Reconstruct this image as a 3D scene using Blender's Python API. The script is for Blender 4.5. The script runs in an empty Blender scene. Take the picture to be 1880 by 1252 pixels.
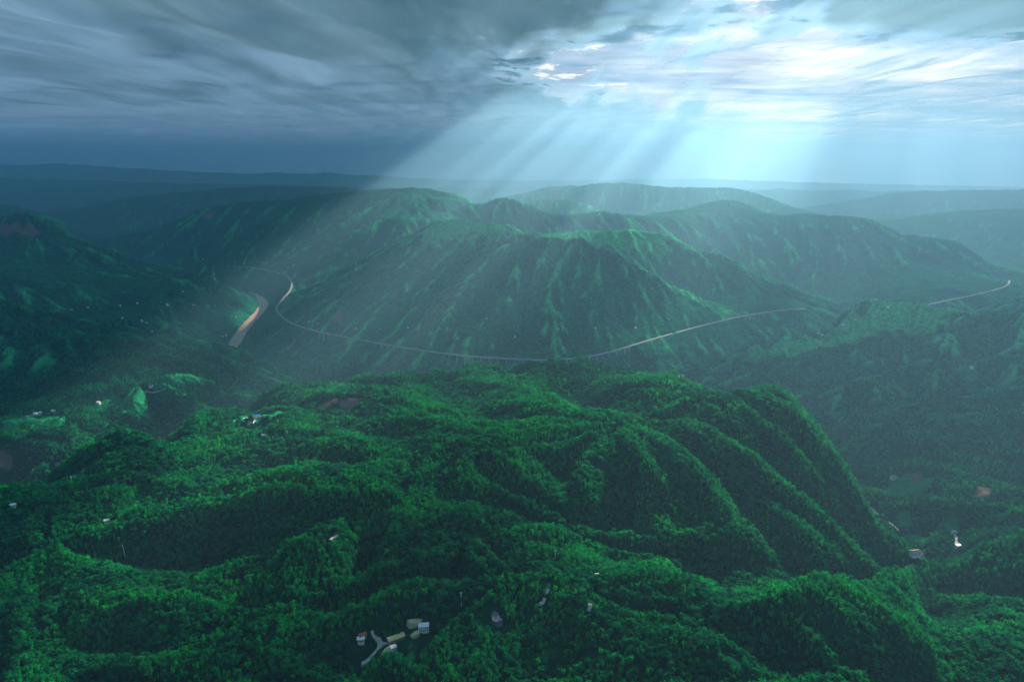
import bpy, math, random
import numpy as np

# ---------------------------------------------------------------- camera, light, exposure
S = bpy.context.scene
COL = S.collection
CAM_Z = 1000.0
PITCH = math.radians(14.6)
cam_d = bpy.data.cameras.new('camera')
cam_d.lens, cam_d.sensor_width = 24.0, 36.0
cam_d.clip_start, cam_d.clip_end = 1.0, 120000.0
cam = bpy.data.objects.new('camera', cam_d)
COL.objects.link(cam)
cam.location = (0, 0, CAM_Z)
cam.rotation_euler = (math.pi / 2 - PITCH, 0, 0)
S.camera = cam

SUN_AZ, SUN_EL = math.radians(30.0), math.radians(23.0)     # azimuth clockwise from +Y
SUN_DIR = np.array([math.sin(SUN_AZ) * math.cos(SUN_EL), math.cos(SUN_AZ) * math.cos(SUN_EL), math.sin(SUN_EL)])
sun_d = bpy.data.lights.new('sun', 'SUN')
sun_d.energy, sun_d.angle, sun_d.color = 4.5, math.radians(0.5), (1.0, 0.79, 0.64)
sun = bpy.data.objects.new('sun', sun_d)
COL.objects.link(sun)
sun.location = (3000, 8000, 6000)
from mathutils import Vector
sun.rotation_euler = Vector((-SUN_DIR[0], -SUN_DIR[1], -SUN_DIR[2])).to_track_quat('-Z', 'Y').to_euler()

S.view_settings.view_transform = 'Standard'
S.view_settings.look = 'None'
S.view_settings.exposure = 2.05
S.view_settings.gamma = 1.0
S.view_settings.use_curve_mapping = False
try:
    cy = S.cycles
    cy.use_denoising = True
    cy.max_bounces, cy.diffuse_bounces, cy.glossy_bounces = 8, 4, 1
    cy.transmission_bounces, cy.volume_bounces, cy.transparent_max_bounces = 3, 1, 12
    cy.sample_clamp_indirect = 3.0
except Exception:
    pass

HAZE_DENSITY, HAZE_COLOR, HAZE_G = 0.74e-4, (0.225, 0.49, 0.69), 0.34
DECK_Z = 2500.0


class NT:
    """tiny helper for node trees"""
    def __init__(s, tree):
        s.t = tree
        s.t.nodes.clear()

    def n(s, typ, inp=None, **kw):
        nd = s.t.nodes.new(typ)
        for k, v in kw.items():
            setattr(nd, k, v)
        for k, v in (inp or {}).items():
            sock = nd.inputs[k]
            if hasattr(v, 'outputs') or isinstance(v, bpy.types.NodeSocket):
                s.t.links.new(v if isinstance(v, bpy.types.NodeSocket) else v.outputs[0], sock)
            else:
                sock.default_value = v
        return nd

    def math(s, op, a, b=0.0, clamp=False):
        return s.n('ShaderNodeMath', {0: a, 1: b}, operation=op, use_clamp=clamp).outputs[0]

    def ramp(s, fac, stops, interp='LINEAR'):
        r = s.n('ShaderNodeValToRGB', {0: fac})
        cr = r.color_ramp
        cr.interpolation = interp
        while len(cr.elements) < len(stops):
            cr.elements.new(0.5)
        for e, (p, c) in zip(cr.elements, stops):
            e.position = p
            e.color = (*c, 1) if not isinstance(c, (int, float)) else (c, c, c, 1)
        return r.outputs[0]

    def mix(s, fac, a, b, blend='MIX'):
        m = s.n('ShaderNodeMix', data_type='RGBA', blend_type=blend)
        for sock, v in ((m.inputs[0], fac), (m.inputs[6], a), (m.inputs[7], b)):
            if isinstance(v, bpy.types.NodeSocket):
                s.t.links.new(v, sock)
            elif isinstance(v, (int, float)):
                sock.default_value = v
            else:
                sock.default_value = (*v, 1)
        return m.outputs[2]


# ---------------------------------------------------------------- world: clear sky with a high bright cloud veil round the sun
W = bpy.data.worlds.new('World')
S.world = W
W.use_nodes = True
w = NT(W.node_tree)
sky = w.n('ShaderNodeTexSky', sky_type='NISHITA', sun_disc=False)
sky.sun_elevation = SUN_EL
sky.sun_rotation = SUN_AZ
sky.dust_density = 1.5
tc = w.n('ShaderNodeTexCoord')
sep = w.n('ShaderNodeSeparateXYZ', {0: tc.outputs['Generated']})
zc = w.math('MAXIMUM', sep.outputs[2], 0.0)
zd = w.math('ADD', zc, 0.055)
px_ = w.math('DIVIDE', sep.outputs[0], zd)
py_ = w.math('DIVIDE', sep.outputs[1], zd)
plane = w.n('ShaderNodeCombineXYZ', {0: px_, 1: py_, 2: 0.0})
rotp = w.n('ShaderNodeMapping', {0: plane, 2: (0, 0, 0.25), 3: (0.55, 1.15, 1.0)})
n1 = w.n('ShaderNodeTexNoise', {'Vector': rotp, 'Scale': 0.9, 'Detail': 8.0, 'Roughness': 0.62, 'Distortion': 0.5})
n2 = w.n('ShaderNodeTexNoise', {'Vector': rotp, 'Scale': 2.7, 'Detail': 6.0, 'Roughness': 0.6, 'Distortion': 0.9})
# angle to the sun
sd = w.n('ShaderNodeVectorMath', {0: tc.outputs['Generated'], 1: tuple(SUN_DIR)}, operation='DOT_PRODUCT')
glow = w.ramp(sd.outputs['Value'], [(0.0, 0.10), (0.5, 0.16), (0.80, 0.36), (0.93, 0.52), (1.0, 0.58)])
cover = w.ramp(n1.outputs[0], [(0.30, 0.88), (0.62, 1.0)])
streak = w.ramp(n2.outputs[0], [(0.30, 0.35), (0.66, 1.0)])
lum = w.math('MULTIPLY', streak, glow)
cloudcol = w.mix(lum, (0.10, 0.42, 0.78), (1.0, 0.72, 0.63))
n3 = w.n('ShaderNodeTexNoise', {'Vector': rotp, 'Scale': 5.5, 'Detail': 5.0, 'Roughness': 0.6, 'Distortion': 0.3})
shred = w.ramp(n3.outputs[0], [(0.58, 1.0), (0.68, 0.45)])
lum2 = w.math('MULTIPLY', w.math('MULTIPLY', lum, shred), 2.3)
lum3 = w.math('ADD', lum2, 1.9)
cl = w.n('ShaderNodeVectorMath', {0: cloudcol, 'Scale': lum3}, operation='SCALE')
tot = w.mix(cover, sky.outputs[0], cl.outputs[0])
bg = w.n('ShaderNodeBackground', {0: tot, 1: 0.10})
w.n('ShaderNodeOutputWorld', {0: bg})

# ---------------------------------------------------------------- helpers
def ray(u, v):
    """direction through a point of the 1880 x 1252 photograph"""
    a, b = (np.asarray(u, float) - 940) / 1253.3, (np.asarray(v, float) - 626) / 1253.3
    return np.stack([a + 0 * b, math.cos(PITCH) - b * math.sin(PITCH) + 0 * a, -math.sin(PITCH) - b * math.cos(PITCH) + 0 * a], -1)


def at_y(u, v, Y):
    d = ray(u, v)
    return d * (np.asarray(Y, float) / d[..., 1])[..., None] + np.array([0, 0, CAM_Z])


def at_z(u, v, z):
    d = ray(u, v)
    return d * ((z - CAM_Z) / d[..., 2])[..., None] + np.array([0, 0, CAM_Z])


def _hash(ix, iy, seed):
    h = (ix.astype(np.int64) * 374761393 + iy.astype(np.int64) * 668265263 + seed * 974634777) & 0xFFFFFFFF
    h = ((h ^ (h >> 13)) * 1274126177) & 0xFFFFFFFF
    h = ((h ^ (h >> 16)) * 2246822519) & 0xFFFFFFFF
    return (h ^ (h >> 15)) & 0xFFFFFFFF


def rnd2(ix, iy, seed):
    return _hash(ix, iy, seed).astype(np.float64) / 4294967295.0


def perlin(x, y, seed=0):
    ix, iy = np.floor(x).astype(np.int64), np.floor(y).astype(np.int64)
    fx, fy = x - ix, y - iy
    ux, uy = fx * fx * fx * (fx * (fx * 6 - 15) + 10), fy * fy * fy * (fy * (fy * 6 - 15) + 10)

    def g(dx, dy):
        a = rnd2(ix + dx, iy + dy, seed) * 2 * math.pi
        return np.cos(a) * (fx - dx) + np.sin(a) * (fy - dy)
    a, b, c, d = g(0, 0), g(1, 0), g(0, 1), g(1, 1)
    return (a + (b - a) * ux) + ((c + (d - c) * ux) - (a + (b - a) * ux)) * uy


def fbm(x, y, seed=0, octv=5, gain=0.5):
    s, amp = 0, 1.0
    for o in range(octv):
        s = s + amp * perlin(x * 2 ** o + 17.3 * o, y * 2 ** o - 9.1 * o, seed + o)
        amp *= gain
    return s


def sstep(a, b, x):
    t = np.clip((x - a) / (b - a), 0, 1)
    return t * t * (3 - 2 * t)


def mesh_from(name, verts, faces, mat=None, smooth=False, attrs=None):
    """fast mesh; faces: (n,3) or (n,4) int array"""
    me = bpy.data.meshes.new(name)
    verts = np.asarray(verts, np.float32)
    faces = np.asarray(faces, np.int32)
    k = faces.shape[1]
    me.vertices.add(len(verts))
    me.vertices.foreach_set('co', verts.ravel())
    me.loops.add(faces.size)
    me.loops.foreach_set('vertex_index', faces.ravel())
    me.polygons.add(len(faces))
    me.polygons.foreach_set('loop_start', np.arange(0, faces.size, k, dtype=np.int32))
    me.polygons.foreach_set('use_smooth', np.full(len(faces), smooth, bool))
    for an, arr in (attrs or {}).items():
        a = me.attributes.new(an, 'FLOAT', 'POINT')
        a.data.foreach_set('value', np.asarray(arr, np.float32).ravel())
    me.update()
    if mat:
        me.materials.append(mat)
    return me


def link(name, data, parent=None, loc=None, **props):
    o = bpy.data.objects.new(name, data)
    COL.objects.link(o)
    if parent:
        o.parent = parent
    if loc is not None:
        o.location = loc
    for k, v in props.items():
        o[k] = v
    return o


# ---------------------------------------------------------------- terrain: ridges and valleys as control points
CP = []


def line(pts, step=220.0, back=None, front=None):
    """pts: (u, v, Y); adds the ridge and optionally a line of lower ground behind / in front of it (distance, drop)"""
    P = np.array([at_y(u, v, Y) for u, v, Y in pts])
    out = [P[0]]
    for a, b in zip(P[:-1], P[1:]):
        L = np.linalg.norm(b - a)
        n = max(1, int(round(L / step)))
        for i in range(1, n + 1):
            out.append(a + (b - a) * i / n)
    out = np.array(out)
    CP.extend(out)
    h = out.copy()
    h[:, 2] = 0
    nrm = h / np.linalg.norm(h, axis=1, keepdims=True)
    for spec, sg in ((back, 1), (front, -1)):
        if spec:
            q = out[::2] + nrm[::2] * spec[0] * sg
            q[:, 2] = np.maximum(out[::2, 2] - spec[1], 25)
            CP.extend(q)


def zline(pts, z, step=220.0):
    P = np.array([at_z(u, v, z) for u, v in pts])
    for a, b in zip(P[:-1], P[1:]):
        n = max(1, int(round(np.linalg.norm(b - a) / step)))
        for i in range(n + 1):
            CP.append(a + (b - a) * i / n)
    return P


# foreground spur: skyline, then interior
line([(0, 888, 1060), (130, 848, 1130), (250, 808, 1200), (330, 788, 1280), (440, 768, 1400), (540, 742, 1540), (650, 700, 1720),
      (720, 699, 1740), (850, 695, 1760), (930, 684, 1760), (1000, 671, 1760), (1070, 670, 1740), (1130, 679, 1700)], 90, back=(420, 230))
line([(1130, 681, 1700), (1180, 696, 1660), (1240, 722, 1600), (1262, 740, 1540), (1320, 760, 1480), (1390, 756, 1430), (1420, 776, 1390), (1470, 803, 1330),
      (1510, 824, 1260), (1550, 865, 1170), (1585, 910, 1090), (1610, 965, 1010), (1640, 1020, 950), (1650, 1060, 900)], 90, back=(200, 190))
line([(0, 1252, 520), (300, 1252, 500), (600, 1252, 490), (940, 1252, 480), (1250, 1252, 490), (1500, 1252, 500), (1650, 1252, 530)], 120)
line([(0, 1050, 730), (220, 1010, 770), (420, 950, 800), (600, 900, 830), (760, 850, 900), (900, 770, 1130), (1060, 720, 1450), (1130, 690, 1650)], 120)
line([(560, 960, 720), (760, 960, 715), (870, 965, 710), (980, 1010, 690)], 100)
line([(1100, 880, 860), (1250, 870, 900), (1400, 880, 930), (1500, 900, 980), (1560, 950, 980)], 120)
line([(700, 1090, 590), (880, 1060, 600), (1090, 1050, 610), (1200, 1090, 590), (1440, 1095, 600), (1530, 1100, 600), (1580, 1150, 560)], 100, back=(70, 45))
line([(1000, 960, 800), (1200, 1000, 790), (1450, 1010, 800), (1580, 1060, 800)], 110)
line([(180, 880, 980), (420, 860, 1010), (560, 830, 1040), (700, 800, 1080)], 120)
# lower right near hill and the side valley behind the spur
line([(1600, 1148, 640), (1700, 1130, 690), (1880, 1120, 720), (2060, 1100, 740)], 100)
line([(1640, 1252, 560), (1880, 1252, 570), (2080, 1252, 580)], 120)
line([(1660, 1075, 930), (1760, 1060, 900), (1880, 990, 960), (2060, 940, 1000)], 120)
line([(1650, 950, 1320), (1700, 1015, 1200), (1760, 990, 1200), (1880, 955, 1150)], 120)
line([(1600, 860, 1680), (1700, 880, 1520), (1880, 905, 1400), (2060, 900, 1400)], 150)
# left hill in shade
line([(-220, 520, 2700), (0, 552, 2600), (60, 563, 2600), (140, 588, 2600), (220, 603, 2620), (300, 615, 2640), (370, 631, 2660), (430, 643, 2690),
      (500, 670, 2700), (560, 697, 2710), (592, 714, 2720)], 180, back=(420, 230))
line([(-220, 780, 1750), (0, 770, 1760), (100, 755, 1790), (200, 735, 1840), (300, 715, 1930), (420, 735, 2050), (520, 740, 2150)], 180)
line([(0, 850, 1450), (120, 830, 1500), (260, 800, 1560), (400, 770, 1680), (520, 745, 1850)], 180)
line([(0, 680, 2150), (150, 670, 2200), (300, 665, 2260), (420, 690, 2350)], 200)
# left mountain
line([(-400, 350, 4700), (-100, 410, 4650), (0, 402, 4600), (38, 393, 4600), (72, 395, 4600), (105, 424, 4560), (140, 440, 4550), (200, 458, 4550), (300, 492, 4560), (400, 508, 4650),
      (440, 530, 4750)], 220, back=(650, 330))
line([(-200, 510, 3500), (0, 520, 3450), (130, 560, 3450), (250, 570, 3550), (360, 555, 3850), (420, 560, 4150)], 220)
line([(0, 460, 4150), (150, 490, 4100), (280, 520, 4150)], 240)
line([(230, 600, 3100), (330, 605, 3250), (400, 620, 3450)], 220)
# central mountain
line([(545, 560, 4380), (600, 512, 4500), (640, 488, 4600), (700, 458, 4650), (760, 436, 4620), (800, 408, 4620), (860, 408, 4560), (930, 424, 4250), (1000, 434, 4200),
      (1060, 440, 4150), (1110, 454, 4100), (1160, 482, 4040), (1210, 511, 3990), (1280, 547, 3960), (1330, 571, 3950)], 160, back=(420, 110))
line([(620, 560, 3750), (760, 540, 3700), (900, 530, 3650), (1010, 540, 3600), (1120, 560, 3560), (1220, 590, 3560)], 180)
line([(760, 480, 4150), (860, 460, 4100), (940, 460, 4000), (1040, 480, 3930)], 180)
line([(800, 408, 4900), (900, 410, 5000), (1000, 428, 5050), (1080, 424, 5050), (1150, 421, 5050), (1240, 440, 5000), (1310, 464, 4950), (1400, 507, 4900), (1480, 542, 4880), (1515, 562, 4900)], 200, back=(500, 260))
line([(700, 405, 6000), (760, 398, 6000), (820, 402, 5900)], 200)
line([(570, 480, 5500), (660, 430, 5700), (740, 405, 5800)], 250)
# right hill
line([(1246, 700, 2820), (1262, 688, 2820), (1290, 674, 2830), (1330, 658, 2850), (1400, 628, 2880), (1450, 608, 2920), (1510, 578, 3000), (1560, 565, 2960), (1640, 559, 2900), (1700, 564, 2850), (1740, 572, 2800),
      (1800, 582, 2700), (1880, 587, 2550), (2100, 590, 2500)], 180, back=(420, 220))
line([(1470, 758, 2150), (1540, 717, 2230), (1640, 692, 2310), (1780, 667, 2320), (1900, 660, 2300), (2080, 650, 2300)], 140, front=(170, 85), back=(170, 55))
line([(1290, 760, 2350), (1380, 760, 2250), (1440, 790, 2000), (1520, 830, 1850)], 180)
line([(1330, 712, 2560), (1400, 684, 2600), (1500, 645, 2680), (1600, 622, 2700), (1760, 612, 2620)], 140, front=(150, 75), back=(130, 30))
line([(1700, 735, 1990), (1790, 722, 2020), (1880, 705, 2040), (2060, 690, 2050)], 140, front=(150, 60), back=(120, 40))
line([(1640, 800, 1830), (1760, 790, 1800), (1880, 775, 1780), (2060, 765, 1780)], 180)
# right, mid far
line([(1795, 577, 3900), (1840, 556, 3900), (1880, 546, 3880), (1960, 530, 3860), (2150, 520, 3900)], 200, back=(350, 200), front=(350, 160))
line([(1170, 402, 7300), (1240, 391, 7400), (1290, 376, 7500), (1330, 368, 7500), (1365, 376, 7400), (1400, 391, 7200), (1480, 394, 7000), (1560, 398, 6800), (1600, 400, 6700), (1640, 424, 6500), (1700, 437, 6300),
      (1750, 443, 6200), (1790, 477, 5950), (1840, 508, 5700), (1860, 525, 5500)], 300, back=(900, 320))
line([(1560, 480, 5800), (1680, 500, 5500), (1760, 520, 5250)], 300)
# left and centre back ridges
line([(190, 442, 7000), (300, 417, 7000), (365, 384, 7000), (430, 374, 7100), (500, 367, 7200), (620, 357, 7400), (690, 347, 7500), (740, 349, 7500), (800, 352, 7500), (870, 372, 7300)], 300, back=(900, 330))
line([(250, 480, 6000), (400, 470, 6000), (520, 470, 6000)], 300)
line([(890, 374, 6700), (925, 362, 6700), (960, 372, 6650), (1000, 387, 6600), (1050, 396, 6600), (1100, 387, 6650), (1150, 392, 6700)], 260, back=(600, 250), front=(600, 190))
line([(980, 367, 8700), (1040, 363, 8700), (1090, 381, 8700)], 300, back=(700, 250))
line([(1000, 344, 10500), (1140, 334, 10500), (1200, 340, 10400), (1270, 343, 10300), (1360, 347, 10200), (1420, 367, 10000), (1490, 391, 9800)], 450, back=(1000, 350))
line([(150, 382, 11000), (250, 361, 11000), (400, 346, 11200), (500, 342, 11400), (640, 345, 11500)], 500, back=(1200, 350))
line([(-300, 330, 8200), (-100, 370, 8200), (0, 382, 8000), (60, 388, 7900), (100, 402, 7700), (150, 427, 7500)], 350, back=(800, 280))
line([(1640, 402, 9000), (1760, 387, 9000), (1880, 386, 9000), (2200, 380, 9000)], 500, back=(1000, 330))
line([(1500, 380, 12500), (1560, 367, 12500), (1640, 354, 12500), (1700, 350, 12500), (1850, 348, 12500), (2200, 356, 12500)], 700, back=(1500, 400))
line([(-600, 299, 25000), (0, 301, 25000), (100, 299, 25000), (200, 306, 24500), (400, 317, 24000), (600, 317, 24000), (800, 328, 24000), (1000, 331, 24000), (1300, 328, 24000), (1500, 335, 24500), (1880, 343, 25000), (2400, 332, 25000)], 1500,
     back=(2500, 500), front=(2500, 450))
line([(-400, 318, 17000), (0, 326, 17000), (300, 334, 17000), (700, 342, 16500), (1200, 344, 16500), (1900, 352, 17000)], 1500, back=(1800, 350), front=(1500, 250))
# ground just in front of the frame and outside
for X, Y, Z in ((-500, 250, 640), (0, 200, 660), (500, 250, 640), (-900, 700, 560), (1000, 500, 470), (-300, 50, 650), (300, 50, 650), (-1500, 1000, 420), (1700, 1000, 500)):
    CP.append(np.array([X, Y, Z], float))
CP = np.array(CP)

# river and roads as curves on the ground
RIVER_PX = [(640, 700), (605, 712), (540, 700), (470, 672), (425, 648), (432, 628), (446, 606), (462, 588), (476, 573), (484, 560), (481, 551), (474, 544), (468, 540), (458, 537)]
RIVER_L = at_z(*np.array(RIVER_PX, float).T, 0.0)
_mid = np.array([[-650, 2960, 0], [-300, 2680, 0], [100, 2560, 0], [450, 2640, 0]], float)
RIVER_R = np.vstack([at_z(*np.array([(1180, 722), (1225, 703), (1244, 693)], float).T, 0.0), [(1120, 3230, 0), (1450, 3400, 0), (1900, 3750, 0), (2400, 4150, 0)]])
RIVER = np.vstack([RIVER_L[1:][::-1], _mid, RIVER_R])


def smooth_curve(P, n=6):
    P = np.asarray(P, float)
    out = []
    for i in range(len(P) - 1):
        p0, p1, p2, p3 = P[max(i - 1, 0)], P[i], P[i + 1], P[min(i + 2, len(P) - 1)]
        for k in range(n):
            t = k / n
            out.append(0.5 * ((2 * p1) + (-p0 + p2) * t + (2 * p0 - 5 * p1 + 4 * p2 - p3) * t * t + (-p0 + 3 * p1 - 3 * p2 + p3) * t ** 3))
    out.append(P[-1])
    return np.array(out)


def resample(P, step):
    P = np.asarray(P, float)
    s = np.concatenate([[0], np.cumsum(np.linalg.norm(np.diff(P, axis=0), axis=1))])
    n = max(2, int(s[-1] / step) + 1)
    q = np.linspace(0, s[-1], n)
    return np.stack([np.interp(q, s, P[:, k]) for k in range(P.shape[1])], 1)


RIVER = resample(smooth_curve(RIVER), 30)
ROAD_Z = 130.0
ROAD = at_z(*np.array([(522, 503), (531, 511), (536, 521), (532, 534), (520, 548), (510, 560), (508, 569), (515, 579), (530, 590), (552, 600), (600, 612), (650, 622), (700, 631), (760, 641), (845, 652), (930, 658), (1000, 660.5),
                            (1060, 657), (1120, 646), (1180, 628), (1240, 611), (1300, 595), (1360, 581), (1430, 570), (1480, 567)], float).T, ROAD_Z)
ROAD = resample(smooth_curve(ROAD), 20)
ROAD_FAR = resample(smooth_curve(at_z(*np.array([(1700, 560), (1740, 551), (1790, 541), (1830, 531), (1850, 523), (1853, 515)], float).T, ROAD_Z)), 25)
ROAD_BACK = resample(smooth_curve(at_z(*np.array([(372, 484), (400, 487), (425, 489), (455, 491), (480, 494), (522, 503)], float).T, ROAD_Z)), 25)
for p in RIVER[::6]:
    CP = np.vstack([CP, [p[0], p[1], 6.0]])
for R_ in (ROAD_FAR, ROAD_BACK):
    for p in R_[::8]:
        CP = np.vstack([CP, [p[0], p[1], 128.0]])
ROAD_U = 940 + 1253.3 * ROAD[:, 0] / (ROAD[:, 1] * math.cos(PITCH) - (ROAD_Z - CAM_Z) * math.sin(PITCH))


def under_road(u):
    dip = 0.0
    for c, wd, dp in ((868, 40, 42), (1052, 45, 36), (707, 30, 16), (960, 60, 14), (1125, 30, 14), (594, 16, 22), (1150, 20, 10), (1385, 25, 16)):
        dip = max(dip, dp * math.exp(-((u - c) / wd) ** 2))
    return 124.0 - dip


ROAD_FILL = np.array([under_road(u) > 117 for u in ROAD_U])
ROAD_CUT = np.array([not any(a < u < b for a, b in ((606, 652), (1180, 1204), (1229, 1243), (1452, 1500))) for u in ROAD_U])
for i, p in enumerate(ROAD[::5]):
    CP = np.vstack([CP, [p[0], p[1], under_road(ROAD_U[i * 5])]])
    if i % 2 == 0 and under_road(ROAD_U[i * 5]) < 117:
        r_ = math.hypot(p[0], p[1])
        CP = np.vstack([CP, [p[0] * (1 - 90 / r_), p[1] * (1 - 90 / r_), under_road(ROAD_U[i * 5]) - 45]])
# drop near duplicates
keep = []
for i, p in enumerate(CP):
    rr = math.hypot(p[0], p[1])
    if all((p[0] - CP[j, 0]) ** 2 + (p[1] - CP[j, 1]) ** 2 > (0.012 * rr + 8) ** 2 for j in keep):
        keep.append(i)
CP = CP[keep]

MQ = 95.0
cpx, cpy, cpz = CP[:, 0], CP[:, 1], CP[:, 2]
_d = np.sqrt((cpx[:, None] - cpx) ** 2 + (cpy[:, None] - cpy) ** 2 + MQ ** 2)
_n = len(CP)
_A = np.zeros((_n + 1, _n + 1))
_A[:_n, :_n] = -_d + np.eye(_n) * 12.0
_A[:_n, _n] = _A[_n, :_n] = 1
_b = np.concatenate([cpz, [0]])
_wts = np.linalg.solve(_A, _b)


def base_height(x, y):
    """smooth land and its gradient"""
    x, y = np.asarray(x, float).ravel(), np.asarray(y, float).ravel()
    h, gx, gy = np.empty(len(x)), np.empty(len(x)), np.empty(len(x))
    wv = _wts[:_n].astype(np.float32)
    cx, cy_ = cpx.astype(np.float32), cpy.astype(np.float32)
    for i in range(0, len(x), 20000):
        dx = x[i:i + 20000, None].astype(np.float32) - cx
        dy = y[i:i + 20000, None].astype(np.float32) - cy_
        r = np.sqrt(dx * dx + dy * dy + np.float32(MQ * MQ))
        h[i:i + 20000] = -(r @ wv) + _wts[_n]
        q = wv / r
        gx[i:i + 20000] = -(dx * q).sum(1)
        gy[i:i + 20000] = -(dy * q).sum(1)
    return h, gx, gy


def curve_dist(x, y, P):
    """distance to a polyline and height along it"""
    D = np.full(len(x), 1e9)
    Zz = np.zeros(len(x))
    bb = (x > P[:, 0].min() - 400) & (x < P[:, 0].max() + 400) & (y > P[:, 1].min() - 400) & (y < P[:, 1].max() + 400)
    idx = np.nonzero(bb)[0]
    for k in range(0, len(idx), 20000):
        ii = idx[k:k + 20000]
        dx = x[ii, None].astype(np.float32) - P[:, 0].astype(np.float32)
        dy = y[ii, None].astype(np.float32) - P[:, 1].astype(np.float32)
        d2 = dx * dx + dy * dy
        j = d2.argmin(1)
        D[ii] = np.sqrt(d2[np.arange(len(ii)), j])
        Zz[ii] = P[j, 2]
    return D, Zz


def nearest(x, y, P):
    out = np.zeros(len(x), int)
    bb = (x > P[:, 0].min() - 400) & (x < P[:, 0].max() + 400) & (y > P[:, 1].min() - 400) & (y < P[:, 1].max() + 400)
    idx = np.nonzero(bb)[0]
    for k in range(0, len(idx), 20000):
        ii = idx[k:k + 20000]
        out[ii] = ((x[ii, None].astype(np.float32) - P[:, 0].astype(np.float32)) ** 2 + (y[ii, None].astype(np.float32) - P[:, 1].astype(np.float32)) ** 2).argmin(1)
    return out


def gullies(x, y, sx, sy, cell, seed, fq=1.1):
    """ribs and gullies that run down the slope (sx, sy = unit downslope direction)"""
    X, Y = x / cell, y / cell
    ix, iy = np.floor(X).astype(np.int64), np.floor(Y).astype(np.int64)
    tx, ty = -sy, sx
    H = np.zeros_like(x); GX = np.zeros_like(x); GY = np.zeros_like(x); Wt = np.zeros_like(x)
    for i in (-1, 0, 1):
        for j in (-1, 0, 1):
            cx = ix + i + 0.5 + (rnd2(ix + i, iy + j, seed) - 0.5) * 0.7
            cy_ = iy + j + 0.5 + (rnd2(ix + i, iy + j, seed + 1) - 0.5) * 0.7
            vx, vy = X - cx, Y - cy_
            wt = np.exp(-3.2 * (vx * vx + vy * vy))
            ph = (vx * tx + vy * ty) * 2 * math.pi * fq
            H += np.cos(ph) * wt
            s = -np.sin(ph) * wt
            GX += s * tx; GY += s * ty
            Wt += wt
    return H / Wt, GX / Wt, GY / Wt


def terrain(x, y, want_rib=False):
    shp = np.shape(x)
    x, y = np.asarray(x, float).ravel(), np.asarray(y, float).ravel()
    h, gx, gy = base_height(x, y)
    r = np.hypot(x, y)
    # broad unevenness
    lumps = fbm(x / 420.0, y / 420.0, 3, 4)
    near = 1 - sstep(1500, 2600, r)
    h = h + lumps * (24 * (1 - near) + 12 * near) * sstep(100, 400, r)
    s0 = np.hypot(gx, gy)
    k = sstep(0.04, 0.42, s0)
    far = sstep(5000, 9000, r)
    ax, ay = gx.copy(), gy.copy()
    amp_all = (0.30 + 0.70 * k)
    add = np.zeros_like(h)
    rib = np.zeros_like(h)
    mid = sstep(2300, 3000, r)
    lean = 0.62 * np.exp(-((x - 900) / 800) ** 2 - ((y - 3750) / 800) ** 2)
    ax, ay = ax * np.cos(lean) + ay * np.sin(lean), ay * np.cos(lean) - ax * np.sin(lean)
    for cell, fq, amp_n, amp_m, seed in ((560.0, 2.2, 42.0, 27.0, 11), (330.0, 3.0, 9.0, 21.0, 21), (150.0, 1.6, 7.0, 8.0, 31), (62.0, 1.3, 4.0, 4.5, 41)):
        m = np.hypot(ax, ay) + 1e-6
        H, GX, GY = gullies(x, y, -ax / m, -ay / m, cell, seed, fq)
        a = (amp_n * (1 - mid) + amp_m * mid) * amp_all * (1 - 0.45 * far)
        sharp = H - 0.35 * np.abs(H)           # narrow ribs, wide hollows
        ax += GX * a / cell * 6.28 * fq * 0.30
        ay += GY * a / cell * 6.28 * fq * 0.30
        add += a * sharp
        if cell > 60:
            rib += sharp * k * (0.6 if cell > 300 else 0.3)
    dr_, _ = curve_dist(x, y, ROAD)
    h = h + add * (0.25 + 0.75 * sstep(40, 260, dr_))
    h = h + fbm(x / 60.0, y / 60.0, 77, 2) * 3.0 + (perlin(x / 17.0, y / 17.0, 88) * 2.6 + perlin(x / 29.0, y / 29.0, 89) * 2.2) * sstep(1800, 2100, r)
    # river bed
    d, _ = curve_dist(x, y, RIVER)
    h = np.where(d < 400, np.minimum(h, -5 + np.maximum(d - 26, 0) * (0.75 + 0.5 * perlin(x / 90.0, y / 90.0, 55))), h)
    h = np.where(d > 38, np.maximum(h, 4.0), h)
    # road benches
    for P, cut, fill in ((ROAD, ROAD_CUT, ROAD_FILL), (ROAD_FAR, None, None), (ROAD_BACK, None, None)):
        d, zz = curve_dist(x, y, P)
        c_ = d < 200
        if cut is not None:
            jd = nearest(x, y, P)
            h = np.where((d < 90) & ROAD_FILL[jd], np.maximum(h, zz - 2.4 - np.maximum(d - 11, 0) * 0.75), h)
            c_ &= cut[jd]
        h = np.where(c_, np.minimum(h, zz - 2.0 + np.maximum(d - 10, 0) * 0.95), h)
    if want_rib:
        return h.reshape(shp), rib.reshape(shp)
    return h.reshape(shp)


# fan of ground, finer where the middle distance stands
def radii():
    rs = [180.0]
    while rs[-1] < 31000:
        r = rs[-1]
        f = 0.0085 if r < 1000 else 0.0042 if r < 2200 else 0.0034 if r < 5300 else 0.0060 if r < 8000 else 0.013
        rs.append(r * (1 + f))
    return np.array(rs)


RS = radii()
TH = np.linspace(-0.86, 0.86, 860)
NR, NTH = len(RS), len(TH)
GXX, GYY = RS[:, None] * np.sin(TH), RS[:, None] * np.cos(TH)
HGT, RIB = terrain(GXX, GYY, True)
LOGR = np.log(RS)


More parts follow.
